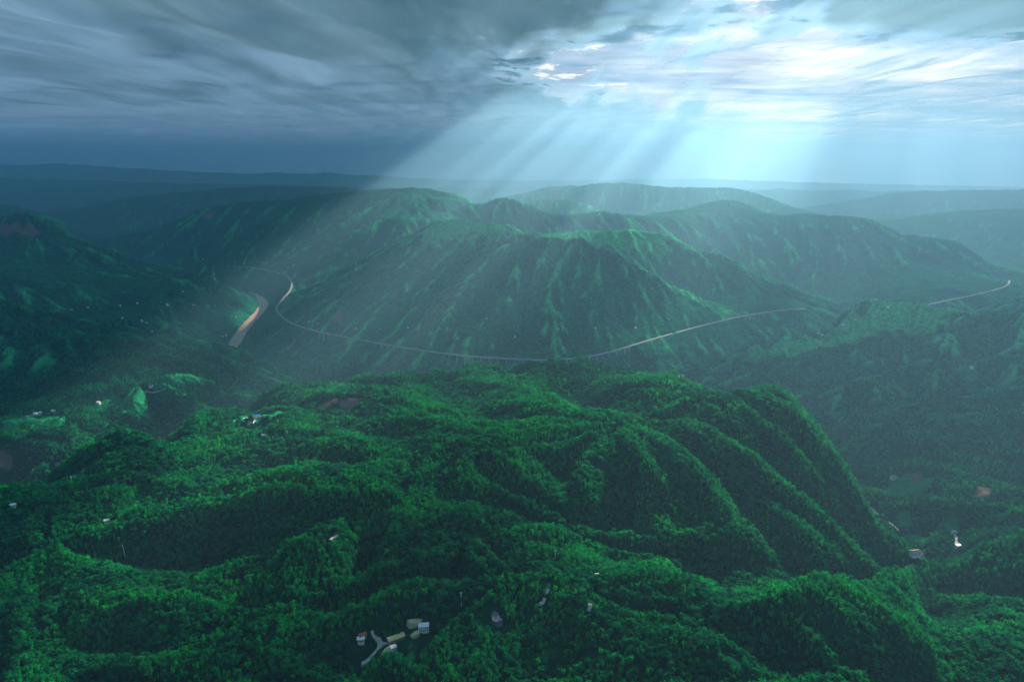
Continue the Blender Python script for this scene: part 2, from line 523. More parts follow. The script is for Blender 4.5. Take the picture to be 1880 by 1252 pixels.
def ground(x, y):
    """height of the built ground (bilinear)"""
    x, y = np.asarray(x, float), np.asarray(y, float)
    r, t = np.hypot(x, y), np.arctan2(x, y)
    i = np.clip(np.searchsorted(RS, r) - 1, 0, NR - 2)
    a = np.clip((r - RS[i]) / (RS[i + 1] - RS[i]), 0, 1)
    tj = np.clip((t - TH[0]) / (TH[1] - TH[0]), 0, NTH - 1.001)
    j = tj.astype(int)
    b = tj - j
    return (HGT[i, j] * (1 - a) + HGT[i + 1, j] * a) * (1 - b) + (HGT[i, j + 1] * (1 - a) + HGT[i + 1, j + 1] * a) * b


def hit(u, v, lift=0.0):
    """where the sight line through a photograph point first meets the ground"""
    d = ray(u, v)
    d = d / math.hypot(d[0], d[1])
    ss = np.exp(np.linspace(math.log(200), math.log(24000), 6000))
    p = d[None] * ss[:, None] + np.array([0, 0, CAM_Z])
    below = p[:, 2] < ground(p[:, 0], p[:, 1]) + lift
    k = int(np.argmax(below)) if below.any() else len(ss) - 1
    q = p[k]
    return np.array([q[0], q[1], float(ground(q[0], q[1]))])


print('control points', len(CP), 'ground', NR, NTH)
#@@TERRAIN_END

# ---------------------------------------------------------------- materials for the land
def new_mat(name):
    m = bpy.data.materials.new(name)
    m.use_nodes = True
    return m, NT(m.node_tree)


def mat_plain(name, col, rough=0.8, var=0.25, scale=3.0):
    m, t = new_mat(name)
    g = t.n('ShaderNodeNewGeometry')
    nz = t.n('ShaderNodeTexNoise', {'Vector': g.outputs['Position'], 'Scale': scale, 'Detail': 4.0})
    c = t.mix(nz.outputs[0], tuple(x * (1 - var) for x in col), tuple(min(1, x * (1 + var)) for x in col))
    b = t.n('ShaderNodeBsdfPrincipled', {'Base Color': c, 'Roughness': rough})
    t.n('ShaderNodeOutputMaterial', {0: b})
    return m


def mat_ground():
    m, t = new_mat('forest_floor')
    g = t.n('ShaderNodeNewGeometry')
    big = t.n('ShaderNodeTexNoise', {'Vector': g.outputs['Position'], 'Scale': 0.004, 'Detail': 5.0, 'Roughness': 0.6})
    fine = t.n('ShaderNodeTexNoise', {'Vector': g.outputs['Position'], 'Scale': 0.06, 'Detail': 3.0})
    vor = t.n('ShaderNodeTexVoronoi', {'Vector': g.outputs['Position'], 'Scale': 0.085, 'Randomness': 1.0})
    col = t.mix(t.ramp(big.outputs[0], [(0.35, 0.0), (0.65, 1.0)]), (0.003, 0.085, 0.045), (0.005, 0.17, 0.075))
    col = t.mix(t.math('MULTIPLY', fine.outputs[0], 0.8), col, (0.0015, 0.038, 0.024))
    vb = t.n('ShaderNodeSeparateColor', {0: vor.outputs['Color']})
    col = t.mix(1.0, col, t.ramp(vb.outputs[0], [(0.0, 0.45), (1.0, 1.45)]), 'MULTIPLY')
    cn = t.n('ShaderNodeAttribute', attribute_name='canopy')
    col = t.mix(cn.outputs['Fac'], (0.002, 0.045, 0.022), col)
    fa = t.n('ShaderNodeAttribute', attribute_name='field')
    fcol = t.mix(fine.outputs[0], (0.003, 0.12, 0.055), (0.012, 0.21, 0.075))
    col = t.mix(fa.outputs['Fac'], col, fcol)
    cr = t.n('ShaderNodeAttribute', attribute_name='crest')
    gcol = t.mix(fine.outputs[0], (0.010, 0.26, 0.095), (0.038, 0.40, 0.12))  # rib grass, its green lifted to carry the look of sunlit crests
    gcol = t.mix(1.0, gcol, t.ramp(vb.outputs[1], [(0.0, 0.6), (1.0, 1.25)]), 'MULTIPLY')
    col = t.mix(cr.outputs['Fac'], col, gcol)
    so = t.n('ShaderNodeAttribute', attribute_name='soil')
    scol = t.mix(fine.outputs[0], (0.08, 0.055, 0.042), (0.22, 0.15, 0.12))
    col = t.mix(so.outputs['Fac'], col, scol)
    hgt = t.math('SUBTRACT', 1.0, vor.outputs['Distance'])
    bmp = t.n('ShaderNodeBump', {'Strength': 0.8, 'Distance': 5.0, 'Height': hgt})
    b = t.n('ShaderNodeBsdfDiffuse', {0: col, 'Normal': bmp})
    t.n('ShaderNodeOutputMaterial', {0: b})
    return m


M_GROUND = mat_ground()
# land cover: bright fields and bare soil, (u, v, radius m, stretch along x)
FIELD_SPOTS = [(40, 772, 60), (90, 768, 40), (200, 742, 40), (240, 735, 40), (378, 629, 26), (335, 619, 30), (478, 662, 40), (430, 650, 25), (500, 762, 38), (520, 755, 26), (470, 790, 24), (440, 765, 30),
               (540, 745, 26), (1660, 895, 36), (1640, 905, 24), (1690, 890, 24), (1420, 641, 16), (1445, 637, 16), (1468, 632, 16), (1490, 627, 14), (1475, 645, 12), (1780, 678, 30), (1850, 685, 30),
               (1240, 703, 26), (1660, 960, 20), (1690, 985, 22), (1740, 975, 22), (352, 538, 9), (386, 534, 11), (396, 522, 8), (330, 548, 8), (510, 585, 25), (530, 545, 22), (440, 598, 24), (1010, 640, 0.1)]
SOIL_SPOTS = [(55, 423, 60), (20, 420, 60), (384, 394, 70), (1800, 905, 18), (1808, 895, 14), (6, 850, 22), (620, 585, 30), (600, 742, 30), (650, 735, 30), (1680, 880, 14)]
fx, fy = GXX.ravel(), GYY.ravel()


def spots(lst, wob):
    a = np.zeros(len(fx))
    n = perlin(fx / wob, fy / wob, 5) * 0.6
    for u, v, rad in lst:
        p = hit(u, v)
        d = np.hypot(fx - p[0], fy - p[1]) / rad
        a = np.maximum(a, sstep(1.1, 0.75, d + n))
    return a


FIELD = spots(FIELD_SPOTS, 30.0)
SOIL = spots(SOIL_SPOTS, 26.0)


def grid_value(A, x, y):
    r, t = np.hypot(x, y), np.arctan2(x, y)
    i = np.clip(np.searchsorted(RS, r), 0, NR - 1)
    j = np.clip(np.round((t - TH[0]) / (TH[1] - TH[0])).astype(int), 0, NTH - 1)
    return A.reshape(NR, NTH)[i, j]


# grass and scrub on the ribs, brightened as if sunlit; woods in the hollows
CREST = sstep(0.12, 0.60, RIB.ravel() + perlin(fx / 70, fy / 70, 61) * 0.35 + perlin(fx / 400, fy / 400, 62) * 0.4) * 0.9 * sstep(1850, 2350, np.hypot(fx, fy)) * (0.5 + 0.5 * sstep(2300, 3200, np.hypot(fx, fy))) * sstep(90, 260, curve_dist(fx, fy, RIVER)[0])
for gx_, gy_, rx, ry in ((-60, 4600, 680, 440), (620, 4230, 420, 130), (1050, 4020, 320, 110), (700, 4950, 560, 280), (1720, 2860, 420, 130), (1250, 2860, 260, 110)):      # hilltop grass painted brighter for the sunlit crests
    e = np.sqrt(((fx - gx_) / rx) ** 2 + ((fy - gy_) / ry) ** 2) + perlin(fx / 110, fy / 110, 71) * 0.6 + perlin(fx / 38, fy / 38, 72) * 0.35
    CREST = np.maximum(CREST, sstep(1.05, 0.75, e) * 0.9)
V = np.stack([fx, fy, HGT.ravel()], 1)
ii, jj = np.meshgrid(np.arange(NR - 1), np.arange(NTH - 1), indexing='ij')
q0 = (ii * NTH + jj).ravel()
Q = np.stack([q0, q0 + NTH, q0 + NTH + 1, q0 + 1], 1)
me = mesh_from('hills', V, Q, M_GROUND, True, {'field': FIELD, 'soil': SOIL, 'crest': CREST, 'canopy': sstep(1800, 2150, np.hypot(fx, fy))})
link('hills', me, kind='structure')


# ---------------------------------------------------------------- cloud deck with an opening towards the sun
def deck_xy(u, v, z=DECK_Z):
    p = at_z(np.array(u, float), np.array(v, float), z)
    return p[..., 0], p[..., 1]


def poly_sdf(x, y, P):
    """signed distance to polygon, negative inside"""
    P = np.asarray(P, float)
    d = np.full(x.shape, 1e18)
    inside = np.zeros(x.shape, bool)
    for a, b in zip(P, np.roll(P, -1, 0)):
        e = b - a
        wx, wy = x - a[0], y - a[1]
        t = np.clip((wx * e[0] + wy * e[1]) / (e @ e), 0, 1)
        d = np.minimum(d, (wx - e[0] * t) ** 2 + (wy - e[1] * t) ** 2)
        c = ((a[1] > y) != (b[1] > y)) & (x < (b[0] - a[0]) * (y - a[1]) / (b[1] - a[1] + 1e-12) + a[0])
        inside ^= c
    return np.where(inside, -np.sqrt(d), np.sqrt(d))


OPEN_PX = [(925, 122), (1000, 84), (1150, 60), (1255, 40), (1300, 0), (1320, -60), (1500, -60), (1462, 34), (1600, 28), (1700, 48), (1800, 66), (1880, 62), (2100, 70), (2500, 60)]
OPEN = np.stack(deck_xy(*zip(*OPEN_PX)), 1)
OPEN = np.vstack([OPEN, [(90000, 20000), (90000, 120000), (40000, 120000)], np.stack(deck_xy(*zip(*[(1480, 288), (1400, 262), (1300, 235), (1180, 205), (1050, 175), (960, 150)])), 1)])


SUN_ON_DECK = SUN_DIR[:2] / SUN_DIR[2] * (DECK_Z - CAM_Z)


def cloud_layer(name, z, seed, xs, ys, dens_shift, mat):
    X, Y = np.meshgrid(xs, ys, indexing='ij')
    sd_ = poly_sdf(X, Y, OPEN)
    wob = fbm(X / 1500.0, Y / 5200.0, seed, 5, 0.55)
    fine_ = fbm(X / 620.0, Y / 900.0, seed + 9, 4, 0.6)
    ang = np.degrees(np.arctan2(X - SUN_ON_DECK[0], Y - SUN_ON_DECK[1]))
    rad = np.hypot(X - SUN_ON_DECK[0], Y - SUN_ON_DECK[1])
    st = perlin(ang / 3.1, rad / 5000.0, 402) + 0.5 * perlin(ang / 1.3, rad / 4000.0, 403)  # gaps fanned about the sun point, shaped to make the sunbeams
    win = np.exp(-((sd_ + 700) / 2500.0) ** 2) * sstep(-40, -26, ang) * sstep(24, 16, ang)
    dens = 0.60 + np.maximum(sd_, -420 - 2000 * sstep(14, 24, ang)) / 700.0 + st * 2.6 * win + wob * 0.75 + fine_ * 0.95 * np.exp(-(sd_ / 1300.0) ** 2) + dens_shift
    dens = np.maximum(dens, (0.52 + 0.40 * wob + dens_shift) * sstep(16, 26, ang) * sstep(7000, 8000, Y))
    dens = np.minimum(dens, 3.0 - 2.1 * sstep(12000, 20000, Y))
    dens = np.minimum(dens, 1.65 + wob * 0.4 + 0.9 * sstep(10800, 9000, Y) * sstep(-5500, -2000, X))
    dens = dens - (1.75 - 1.25 * sstep(1700, 900, X) + 0.2 * np.minimum(wob, 0.5)) * sstep(6600, 5400, Y)  # cloud out of view thinned so sun reaches the near slopes
    dens = dens - 0.85 * np.exp(-((X - 2500) / 800) ** 2 - ((Y - 5000) / 650) ** 2) - 0.9 * np.exp(-((X - 3800) / 700) ** 2 - ((Y - 6000) / 480) ** 2)  # unseen gaps added to light the foreground and the right hill
    dens = dens + (1.3 - wob * 0.6) * sstep(-60, 260, sd_) * sstep(6700, 7000, Y) * sstep(11000, 9000, Y) * sstep(1500, 2400, X)
    dens = np.maximum(dens, (1.3 - 0.75 * sstep(11000, 20000, Y) + dens_shift + wob * 0.2) * sstep(1500, 2600, sd_) * sstep(6600, 7400, Y))
    bil = 1 - np.abs(perlin(X / 1500.0, Y / 4200.0, seed + 50)) * 2.2
    bil2 = 1 - np.abs(perlin(X / 620.0, Y / 2200.0, seed + 51)) * 2.2
    Z = z + fbm(X / 2600.0, Y / 2600.0, seed + 50, 2) * 70.0 - bil * 120.0 - bil2 * 22.0
    vid = np.arange(X.size).reshape(X.shape)
    q = np.stack([vid[:-1, :-1].ravel(), vid[1:, :-1].ravel(), vid[1:, 1:].ravel(), vid[:-1, 1:].ravel()], 1)
    dd = dens.ravel()
    q = q[(dd[q].max(1) > -0.35)]
    used = np.unique(q)
    remap = np.zeros(X.size, int)
    remap[used] = np.arange(len(used))
    me = mesh_from(name, np.stack([X.ravel(), Y.ravel(), Z.ravel()], 1)[used], remap[q], mat, True, {'dens': dd[used]})
    return link(name, me, kind='structure')


def mat_cloud(top):
    m, t = new_mat('cloud')
    g = t.n('ShaderNodeNewGeometry')
    a = t.n('ShaderNodeAttribute', attribute_name='dens')
    mp = t.n('ShaderNodeMapping', {0: g.outputs['Position'], 3: (1.0, 0.20, 1.0)})
    nz = t.n('ShaderNodeTexNoise', {'Vector': mp, 'Scale': 0.0022, 'Detail': 4.0, 'Roughness': 0.55, 'Distortion': 0.5})
    k = t.math('ADD', a.outputs['Fac'], t.math('MULTIPLY', t.math('SUBTRACT', nz.outputs[0], 0.5), 1.7))
    al = t.ramp(t.math('MULTIPLY', k, 0.5), [(0.08, 0.0), (0.22, 0.42 * top), (0.40, 0.86 * top), (0.55, 0.97 * top)], 'EASE')
    dif = t.n('ShaderNodeBsdfDiffuse', {0: (0.50, 0.74, 0.84, 1)})
    thick = t.n('ShaderNodeTexNoise', {'Vector': mp, 'Scale': 0.00085, 'Detail': 5.0, 'Roughness': 0.58, 'Distortion': 0.5})
    th = t.math('ADD', t.math('ADD', t.math('MULTIPLY', thick.outputs[0], 1.25), 0.12), t.math('MULTIPLY', t.math('MINIMUM', k, 2.4), 0.4))
    tcol = t.ramp(t.math('MULTIPLY', th, 0.5), [(0.40, (0.32, 0.50, 0.65)), (0.62, (0.25, 0.43, 0.59)), (0.80, (0.15, 0.26, 0.32)), (0.97, (0.05, 0.10, 0.12))])
    trl = t.n('ShaderNodeBsdfTranslucent', {0: tcol})
    mx = t.n('ShaderNodeMixShader', {0: 0.65, 1: dif, 2: trl})
    tr = t.n('ShaderNodeBsdfTransparent')
    fin = t.n('ShaderNodeMixShader', {0: al, 1: tr, 2: mx})
    t.n('ShaderNodeOutputMaterial', {0: fin})
    return m


xs = np.concatenate([np.arange(-70000, -26000, 2200.0), np.arange(-26000, -6000, 420.0), np.arange(-6000, 9000, 130.0), np.arange(9000, 30000, 420.0), np.arange(30000, 72000, 2200.0)])
ys = np.concatenate([np.arange(-7000, 3500, 420.0), np.arange(3500, 15000, 130.0), np.arange(15000, 36000, 420.0), np.arange(36000, 92000, 2200.0)])
cloud_layer('cloud_layer', DECK_Z, 101, xs, ys, 0.0, mat_cloud(1.0))
cloud_layer('cloud_layer', DECK_Z + 430, 131, xs, ys, -0.10, mat_cloud(0.45))

def puffs(z, seed, mat):
    xs_, ys_ = np.arange(-3500, 7000, 75.0), np.arange(6500, 16500, 75.0)
    X, Y = np.meshgrid(xs_, ys_, indexing='ij')
    sd_ = poly_sdf(X, Y, OPEN)
    n = fbm(X / 1100.0, Y / 1500.0, seed, 5, 0.6)
    dens = 0.25 + n * 1.5 - 1.3 * (1 - np.exp(-((sd_ + 500) / 900.0) ** 2))
    Z = z + np.clip(n, -1, 1) * 60.0
    vid = np.arange(X.size).reshape(X.shape)
    q = np.stack([vid[:-1, :-1].ravel(), vid[1:, :-1].ravel(), vid[1:, 1:].ravel(), vid[:-1, 1:].ravel()], 1)
    dd = dens.ravel()
    q = q[dd[q].max(1) > -0.4]
    used = np.unique(q)
    remap = np.zeros(X.size, int)
    remap[used] = np.arange(len(used))
    return link('cloud_puffs', mesh_from('cloud_puffs', np.stack([X.ravel(), Y.ravel(), Z.ravel()], 1)[used], remap[q], mat, True, {'dens': dd[used]}), kind='structure')


def mat_puff():
    m, t = new_mat('bright_cloud')
    g = t.n('ShaderNodeNewGeometry')
    a = t.n('ShaderNodeAttribute', attribute_name='dens')
    nz = t.n('ShaderNodeTexNoise', {'Vector': g.outputs['Position'], 'Scale': 0.0042, 'Detail': 7.0, 'Roughness': 0.65, 'Distortion': 0.5})
    k = t.math('ADD', a.outputs['Fac'], t.math('MULTIPLY', t.math('SUBTRACT', nz.outputs[0], 0.5), 2.4))
    k = t.math('MULTIPLY', k, 0.5)
    al = t.ramp(k, [(0.12, 0.0), (0.3, 0.75), (0.5, 0.92)], 'EASE')
    tc_ = t.ramp(k, [(0.2, (1.0, 0.95, 0.90)), (0.6, (0.45, 0.62, 0.72))])
    d = t.n('ShaderNodeBsdfDiffuse', {0: (0.8, 0.8, 0.8, 1)})
    tl = t.n('ShaderNodeBsdfTranslucent', {0: tc_})
    mx = t.n('ShaderNodeMixShader', {0: 0.85, 1: d, 2: tl})
    tr = t.n('ShaderNodeBsdfTransparent')
    t.n('ShaderNodeOutputMaterial', {0: t.n('ShaderNodeMixShader', {0: al, 1: tr, 2: mx})})
    return m


puffs(DECK_Z + 180, 611, mat_puff())

# ---------------------------------------------------------------- haze
m, t = new_mat('haze')
vol = t.n('ShaderNodeVolumePrincipled', {'Color': (*HAZE_COLOR, 1), 'Density': HAZE_DENSITY, 'Anisotropy': HAZE_G})
t.n('ShaderNodeOutputMaterial', {1: vol})
x0, x1, y0, y1, z0, z1 = -45000, 45000, -4000, 45000, HGT.min() - 2, 1950.0
hv = [(x, y, z) for z in (z0, z1) for y in (y0, y1) for x in (x0, x1)]
hf = [(0, 2, 3, 1), (4, 5, 7, 6), (0, 1, 5, 4), (2, 6, 7, 3), (0, 4, 6, 2), (1, 3, 7, 5)]
link('haze', mesh_from('haze', hv, hf, m), kind='stuff')


# ---------------------------------------------------------------- water
def strip(P, hw, dz=0.0):
    P = np.asarray(P, float)
    t = np.gradient(P[:, :2], axis=0)
    t /= np.linalg.norm(t, axis=1, keepdims=True)
    n = np.stack([-t[:, 1], t[:, 0]], 1)
    hw = np.broadcast_to(hw, len(P))[:, None]
    L, R = P.copy(), P.copy()
    L[:, :2] += n * hw; R[:, :2] -= n * hw
    L[:, 2] += dz; R[:, 2] += dz
    k = np.arange(len(P) - 1)
    return np.vstack([L, R]), np.stack([k, k + len(P), k + len(P) + 1, k + 1], 1)


m, t = new_mat('muddy_water')
g = t.n('ShaderNodeNewGeometry')
nz = t.n('ShaderNodeTexNoise', {'Vector': g.outputs['Position'], 'Scale': 0.03, 'Detail': 4.0})
wv = t.n('ShaderNodeTexNoise', {'Vector': g.outputs['Position'], 'Scale': 0.5, 'Detail': 2.0})
bp = t.n('ShaderNodeBump', {'Strength': 0.25, 'Distance': 0.4, 'Height': wv.outputs[0]})
b = t.n('ShaderNodeBsdfPrincipled', {'Base Color': t.mix(nz.outputs[0], (0.34, 0.22, 0.14), (0.46, 0.31, 0.21)), 'Roughness': 0.45, 'Specular IOR Level': 0.25, 'Normal': bp})
t.n('ShaderNodeOutputMaterial', {0: b})
link('river', mesh_from('river', *strip(RIVER, 39.0 * np.clip(np.arange(len(RIVER)) / 14.0, 0.25, 1.0)), m, True), kind='structure')

M_CONC = mat_plain('concrete', (0.44, 0.44, 0.42), 0.85, 0.15, 0.4)
M_ASPH = mat_plain('pale_asphalt', (0.17, 0.17, 0.175), 0.9, 0.15, 0.3)
M_LANE = mat_plain('concrete_lane', (0.42, 0.41, 0.37), 0.9, 0.2, 0.5)
M_POND = mat_plain('grey_pond_water', (0.10, 0.12, 0.15), 0.3, 0.2, 0.3)
M_YARD = mat_plain('yard_earth', (0.46, 0.41, 0.22), 0.95, 0.25, 0.3)
M_WHITE = mat_plain('white_plaster', (0.78, 0.78, 0.76), 0.8, 0.06, 0.8)
M_GREYWALL = mat_plain('grey_render', (0.45, 0.44, 0.42), 0.85, 0.12, 0.8)
M_BRICK = mat_plain('brown_brick', (0.34, 0.20, 0.13), 0.85, 0.2, 1.5)
M_TILE = mat_plain('dark_tiles', (0.16, 0.13, 0.12), 0.8, 0.3, 1.2)
M_REDTILE = mat_plain('red_tiles', (0.42, 0.13, 0.08), 0.8, 0.2, 1.2)
M_WHITEROOF = mat_plain('white_sheet_roof', (0.80, 0.80, 0.78), 0.5, 0.06, 0.8)
M_BLUEROOF = mat_plain('blue_sheet_roof', (0.10, 0.28, 0.68), 0.5, 0.1, 0.8)
M_OCHREROOF = mat_plain('ochre_roof', (0.55, 0.45, 0.20), 0.8, 0.2, 1.0)
M_GLASS = mat_plain('window_glass', (0.04, 0.06, 0.07), 0.15, 0.1)
M_DOOR = mat_plain('door_wood', (0.16, 0.09, 0.05), 0.6)
M_STEEL = mat_plain('galvanised_steel', (0.55, 0.57, 0.58), 0.45, 0.08)
M_PALE = mat_plain('pale_painted_steel', (0.74, 0.76, 0.76), 0.5, 0.05)
M_DARK = mat_plain('dark_hull', (0.05, 0.05, 0.06), 0.6)


def box(x0, x1, y0, y1, z0, z1):
    v = np.array([(x, y, z) for z in (z0, z1) for y in (y0, y1) for x in (x0, x1)], float)
    return v, np.array([(0, 2, 3, 1), (4, 5, 7, 6), (0, 1, 5, 4), (2, 6, 7, 3), (0, 4, 6, 2), (1, 3, 7, 5)])


def join(parts):
    vs, fs, o = [], [], 0
    for v, f in parts:
        vs.append(v); fs.append(np.asarray(f) + o); o += len(v)
    return np.vstack(vs), np.vstack(fs)


def tube(path, radii_, sides=5):
    path = np.asarray(path, float)
    v, f = [], []
    for i, (p, r) in enumerate(zip(path, radii_)):
        d = path[min(i + 1, len(path) - 1)] - path[max(i - 1, 0)]
        d = d / (np.linalg.norm(d) + 1e-9)
        a = np.cross(d, [0.3, 1, 0.1]); a /= np.linalg.norm(a)
        b = np.cross(d, a)
        for k in range(sides):
            an = 2 * math.pi * k / sides
            v.append(p + (a * math.cos(an) + b * math.sin(an)) * r)
    for i in range(len(path) - 1):
        for k in range(sides):
            f.append((i * sides + k, i * sides + (k + 1) % sides, (i + 1) * sides + (k + 1) % sides, (i + 1) * sides + k))
    return np.array(v), np.array(f)


CLEARINGS = []


def clear(p, r, toward=0.55):
    q = np.asarray(p[:2], float)
    CLEARINGS.append((q - q / np.linalg.norm(q) * r * toward, r))


# ---------------------------------------------------------------- highway: bridges on piers and stretches on the slope
def slab(P, hw, zt, zb):
    """road slab with sides along a curve"""
    a, _ = strip(P, hw, zt)
    b, _ = strip(P, hw, zb)
    n = len(P)
    v = np.vstack([a, b])
    k = np.arange(n - 1)
    L, R, l, r_ = 0, n, 2 * n, 3 * n
    f = [np.stack([L + k, R + k, R + k + 1, L + k + 1], 1), np.stack([l + k, l + k + 1, r_ + k + 1, r_ + k], 1),
         np.stack([L + k, L + k + 1, l + k + 1, l + k], 1), np.stack([R + k, r_ + k, r_ + k + 1, R + k + 1], 1),
         np.array([(L, l, r_, R), (L + n - 1, R + n - 1, r_ + n - 1, l + n - 1)])]
    return v, np.vstack(f)


def offset(P, d):
    t_ = np.gradient(P[:, :2], axis=0)
    t_ /= np.linalg.norm(t_, axis=1, keepdims=True)
    q = P.copy()
    q[:, :2] += np.stack([-t_[:, 1], t_[:, 0]], 1) * d
    return q


def highway(P, labels, kinds, hw=4.8):
    gz = ground(P[:, 0], P[:, 1])
    gap = P[:, 2] - gz
    high = gap > 6.0
    # close short breaks
    runs, i = [], 0
    while i < len(P) - 1:
        j = i
        while j + 1 < len(P) and high[j + 1] == high[i]:
            j += 1
        runs.append([high[i], i, min(j + 1, len(P) - 1)])
        i = j + 1
    merged = []
    for h_, a, b in runs:
        if merged and (b - a < 4 or merged[-1][0] == h_):
            merged[-1][2] = b
        else:
            merged.append([h_, a, b])
    li = 0
    for h_, a, b in merged:
        Q_ = P[a:b + 1]
        if len(Q_) < 2:
            continue
        if not h_:
            link('highway', mesh_from('highway', *slab(Q_, hw, 0.3, -4.0), M_ASPH), kind='structure')
            for sg in (-1, 1):
                link('kerb', mesh_from('kerb', *slab(offset(Q_, (hw + 0.25) * sg), 0.3, 1.1, -1.0), M_CONC), kind='structure')
            continue
        c = Q_[len(Q_) // 2]
        root = link('viaduct', None, None, (c[0], c[1], float(ground(c[0], c[1]))), label=labels[min(li, len(labels) - 1)], category='viaduct', group='highway viaducts along the river')
        li += 1
        off = np.array(root.location)
        link('deck', mesh_from('viaduct_deck', *(lambda vf: (vf[0] - off, vf[1]))(slab(Q_, 5.9, 0.3, -2.5)), M_CONC), root)
        link('road_surface', mesh_from('road_surface', *(lambda vf: (vf[0] - off, vf[1]))(slab(Q_, 5.2, 0.36, 0.31)), M_ASPH), root)
        for sg in (-1, 1):
            link('parapet', mesh_from('parapet', *(lambda vf: (vf[0] - off, vf[1]))(slab(offset(Q_, 5.6 * sg), 0.2, 1.5, 0.305)), M_CONC), root)
        for k in range(1, len(Q_) - 1, 2):
            p = Q_[k]
            g_ = float(ground(p[0], p[1]))
            if p[2] - g_ < 5:
                continue
            tn = Q_[k + 1] - Q_[k - 1]
            an = math.atan2(tn[1], tn[0])
            ht = p[2] - 2.55 - g_
            cap = box(-1.5, 1.5, -5.6, 5.6, ht - 2.0, ht)
            pr = link('pier', mesh_from('pier_cap', *cap, M_CONC), root, (p[0] - off[0], p[1] - off[1], g_ - off[2]))
            pr.rotation_euler = (0, 0, an)
            for s_ in (-1, 1):
                link('column', mesh_from('pier_column', *tube([(0, s_ * 3.2, -4), (0, s_ * 3.2, ht - 2.0)], [1.9, 1.6], 8), M_CONC), pr)
            if ht > 18:
                link('cross_beam', mesh_from('pier_cross_beam', *box(-0.7, 0.7, -3.2, 3.2, ht * 0.5 - 0.7, ht * 0.5 + 0.7), M_CONC), pr)
            clear((p[0], p[1]), 26, 0.7)
    for p in P[::2]:
        clear(p, 24, 0.8)


highway(ROAD, ['short grey viaduct on three low piers after the left bend of the highway', 'short grey viaduct at the left foot of the central mountain, next to the long one',
               'long pale viaduct on tall twin piers curving below the central mountain', 'short viaduct on the right, where the highway climbs out of sight behind the right hill', 'short highway viaduct at the far right end of the central mountain'], None)
highway(ROAD_FAR, ['straight hazy viaduct in the far valley beyond the right hill', 'bending viaduct at the far right edge of the valley in pale haze', 'small far viaduct in pale haze'], None, 3.4)
highway(ROAD_BACK, ['tiny bridge on one pier at the left end of the far river village', 'low bridge on five piers crossing the head of the river valley', 'small bridge joining the far village road to the bending highway', 'small far bridge'], None)


# ---------------------------------------------------------------- lanes and yards
def drape(pts, hw, name, mat, dz=0.35, clr=7.0):
    P = np.array([hit(u, v) for u, v in pts])
    P = resample(smooth_curve(P, 5), 4.0)
    P[:, 2] = ground(P[:, 0], P[:, 1])
    k = np.ones(7) / 7
    zz = np.convolve(np.pad(P[:, 2], 3, 'edge'), k, 'valid')
    P[:, 2] = np.maximum(zz, P[:, 2]) + dz
    v, f = slab(P, hw, 0, -2.5)
    link(name, mesh_from(name, v, f, mat), kind='structure')
    for p in P[::2]:
        clear(p, clr, 0.5)


drape([(684, 1158), (688, 1168), (696, 1178), (698, 1188), (690, 1198), (676, 1212), (664, 1222)], 2.3, 'lane', M_LANE, clr=8)
drape([(697, 1182), (706, 1184), (716, 1180)], 1.9, 'lane', M_LANE, clr=7)
drape([(1006, 1082), (1000, 1092), (998, 1102), (992, 1112)], 2.0, 'lane', M_LANE, clr=7)
drape([(1084, 1108), (1083, 1116), (1080, 1122)], 1.8, 'lane', M_LANE, clr=7)
drape([(606, 991), (612, 986), (620, 983)], 1.8, 'lane', M_LANE, clr=7)
drape([(1597, 932), (1606, 938), (1614, 945)], 3.2, 'lane', M_LANE, clr=12)
drape([(1630, 958), (1640, 965), (1650, 975)], 3.0, 'lane', M_LANE, clr=12)
drape([(1748, 980), (1755, 984), (1757, 992), (1756, 1000), (1760, 1006)], 3.0, 'lane', M_LANE, clr=12)
drape([(268, 718), (285, 719), (305, 713)], 3.4, 'lane', M_LANE, clr=16)
drape([(45, 765), (62, 762), (78, 760)], 3.4, 'lane', M_LANE, clr=16)
drape([(440, 788), (450, 784), (462, 777), (470, 770)], 2.4, 'lane', M_LANE, clr=12)


def yard(pts, mat, name='yard', clr=9):
    P = np.array([hit(u, v) for u, v in pts])
    c = P.mean(0)
    z = P[:, 2].max() + 0.3
    n = len(P)
    v = np.vstack([np.c_[P[:, :2], np.full(n, z)], np.c_[c[0] + (P[:, :2] - c[:2]) * 1.15, np.full(n, z - 6)[:, None]] if False else np.c_[(c[:2] + (P[:, :2] - c[:2]) * 1.15), np.full(n, z - 6.0)], [[c[0], c[1], z]]])
    f = [(2 * n, i, (i + 1) % n, (i + 1) % n) for i in range(n)] + [(i, n + i, n + (i + 1) % n, (i + 1) % n) for i in range(n)]
    me = bpy.data.meshes.new(name)
    me.from_pydata(v.tolist(), [], [tuple(dict.fromkeys(q)) for q in f])
    me.materials.append(mat)
    link(name, me, kind='structure')
    for p in list(P) + [c]:
        clear(p, clr, 0.6)
    return c[0], c[1], z


Y1 = yard([(748, 1150), (756, 1143), (768, 1139), (776, 1137), (772, 1146), (762, 1152), (752, 1155)], M_YARD)
Y2 = yard([(753, 1168), (762, 1160), (770, 1156), (771, 1166), (764, 1171), (756, 1172)], M_YARD)
Y3 = yard([(700, 1206), (706, 1194), (716, 1184), (724, 1184), (720, 1194), (710, 1202)], M_YARD)
yard([(902, 1126), (908, 1122), (914, 1126), (918, 1138), (922, 1148), (912, 1150), (904, 1144)], M_POND, 'pond')

# ---------------------------------------------------------------- houses
PROTO = {}


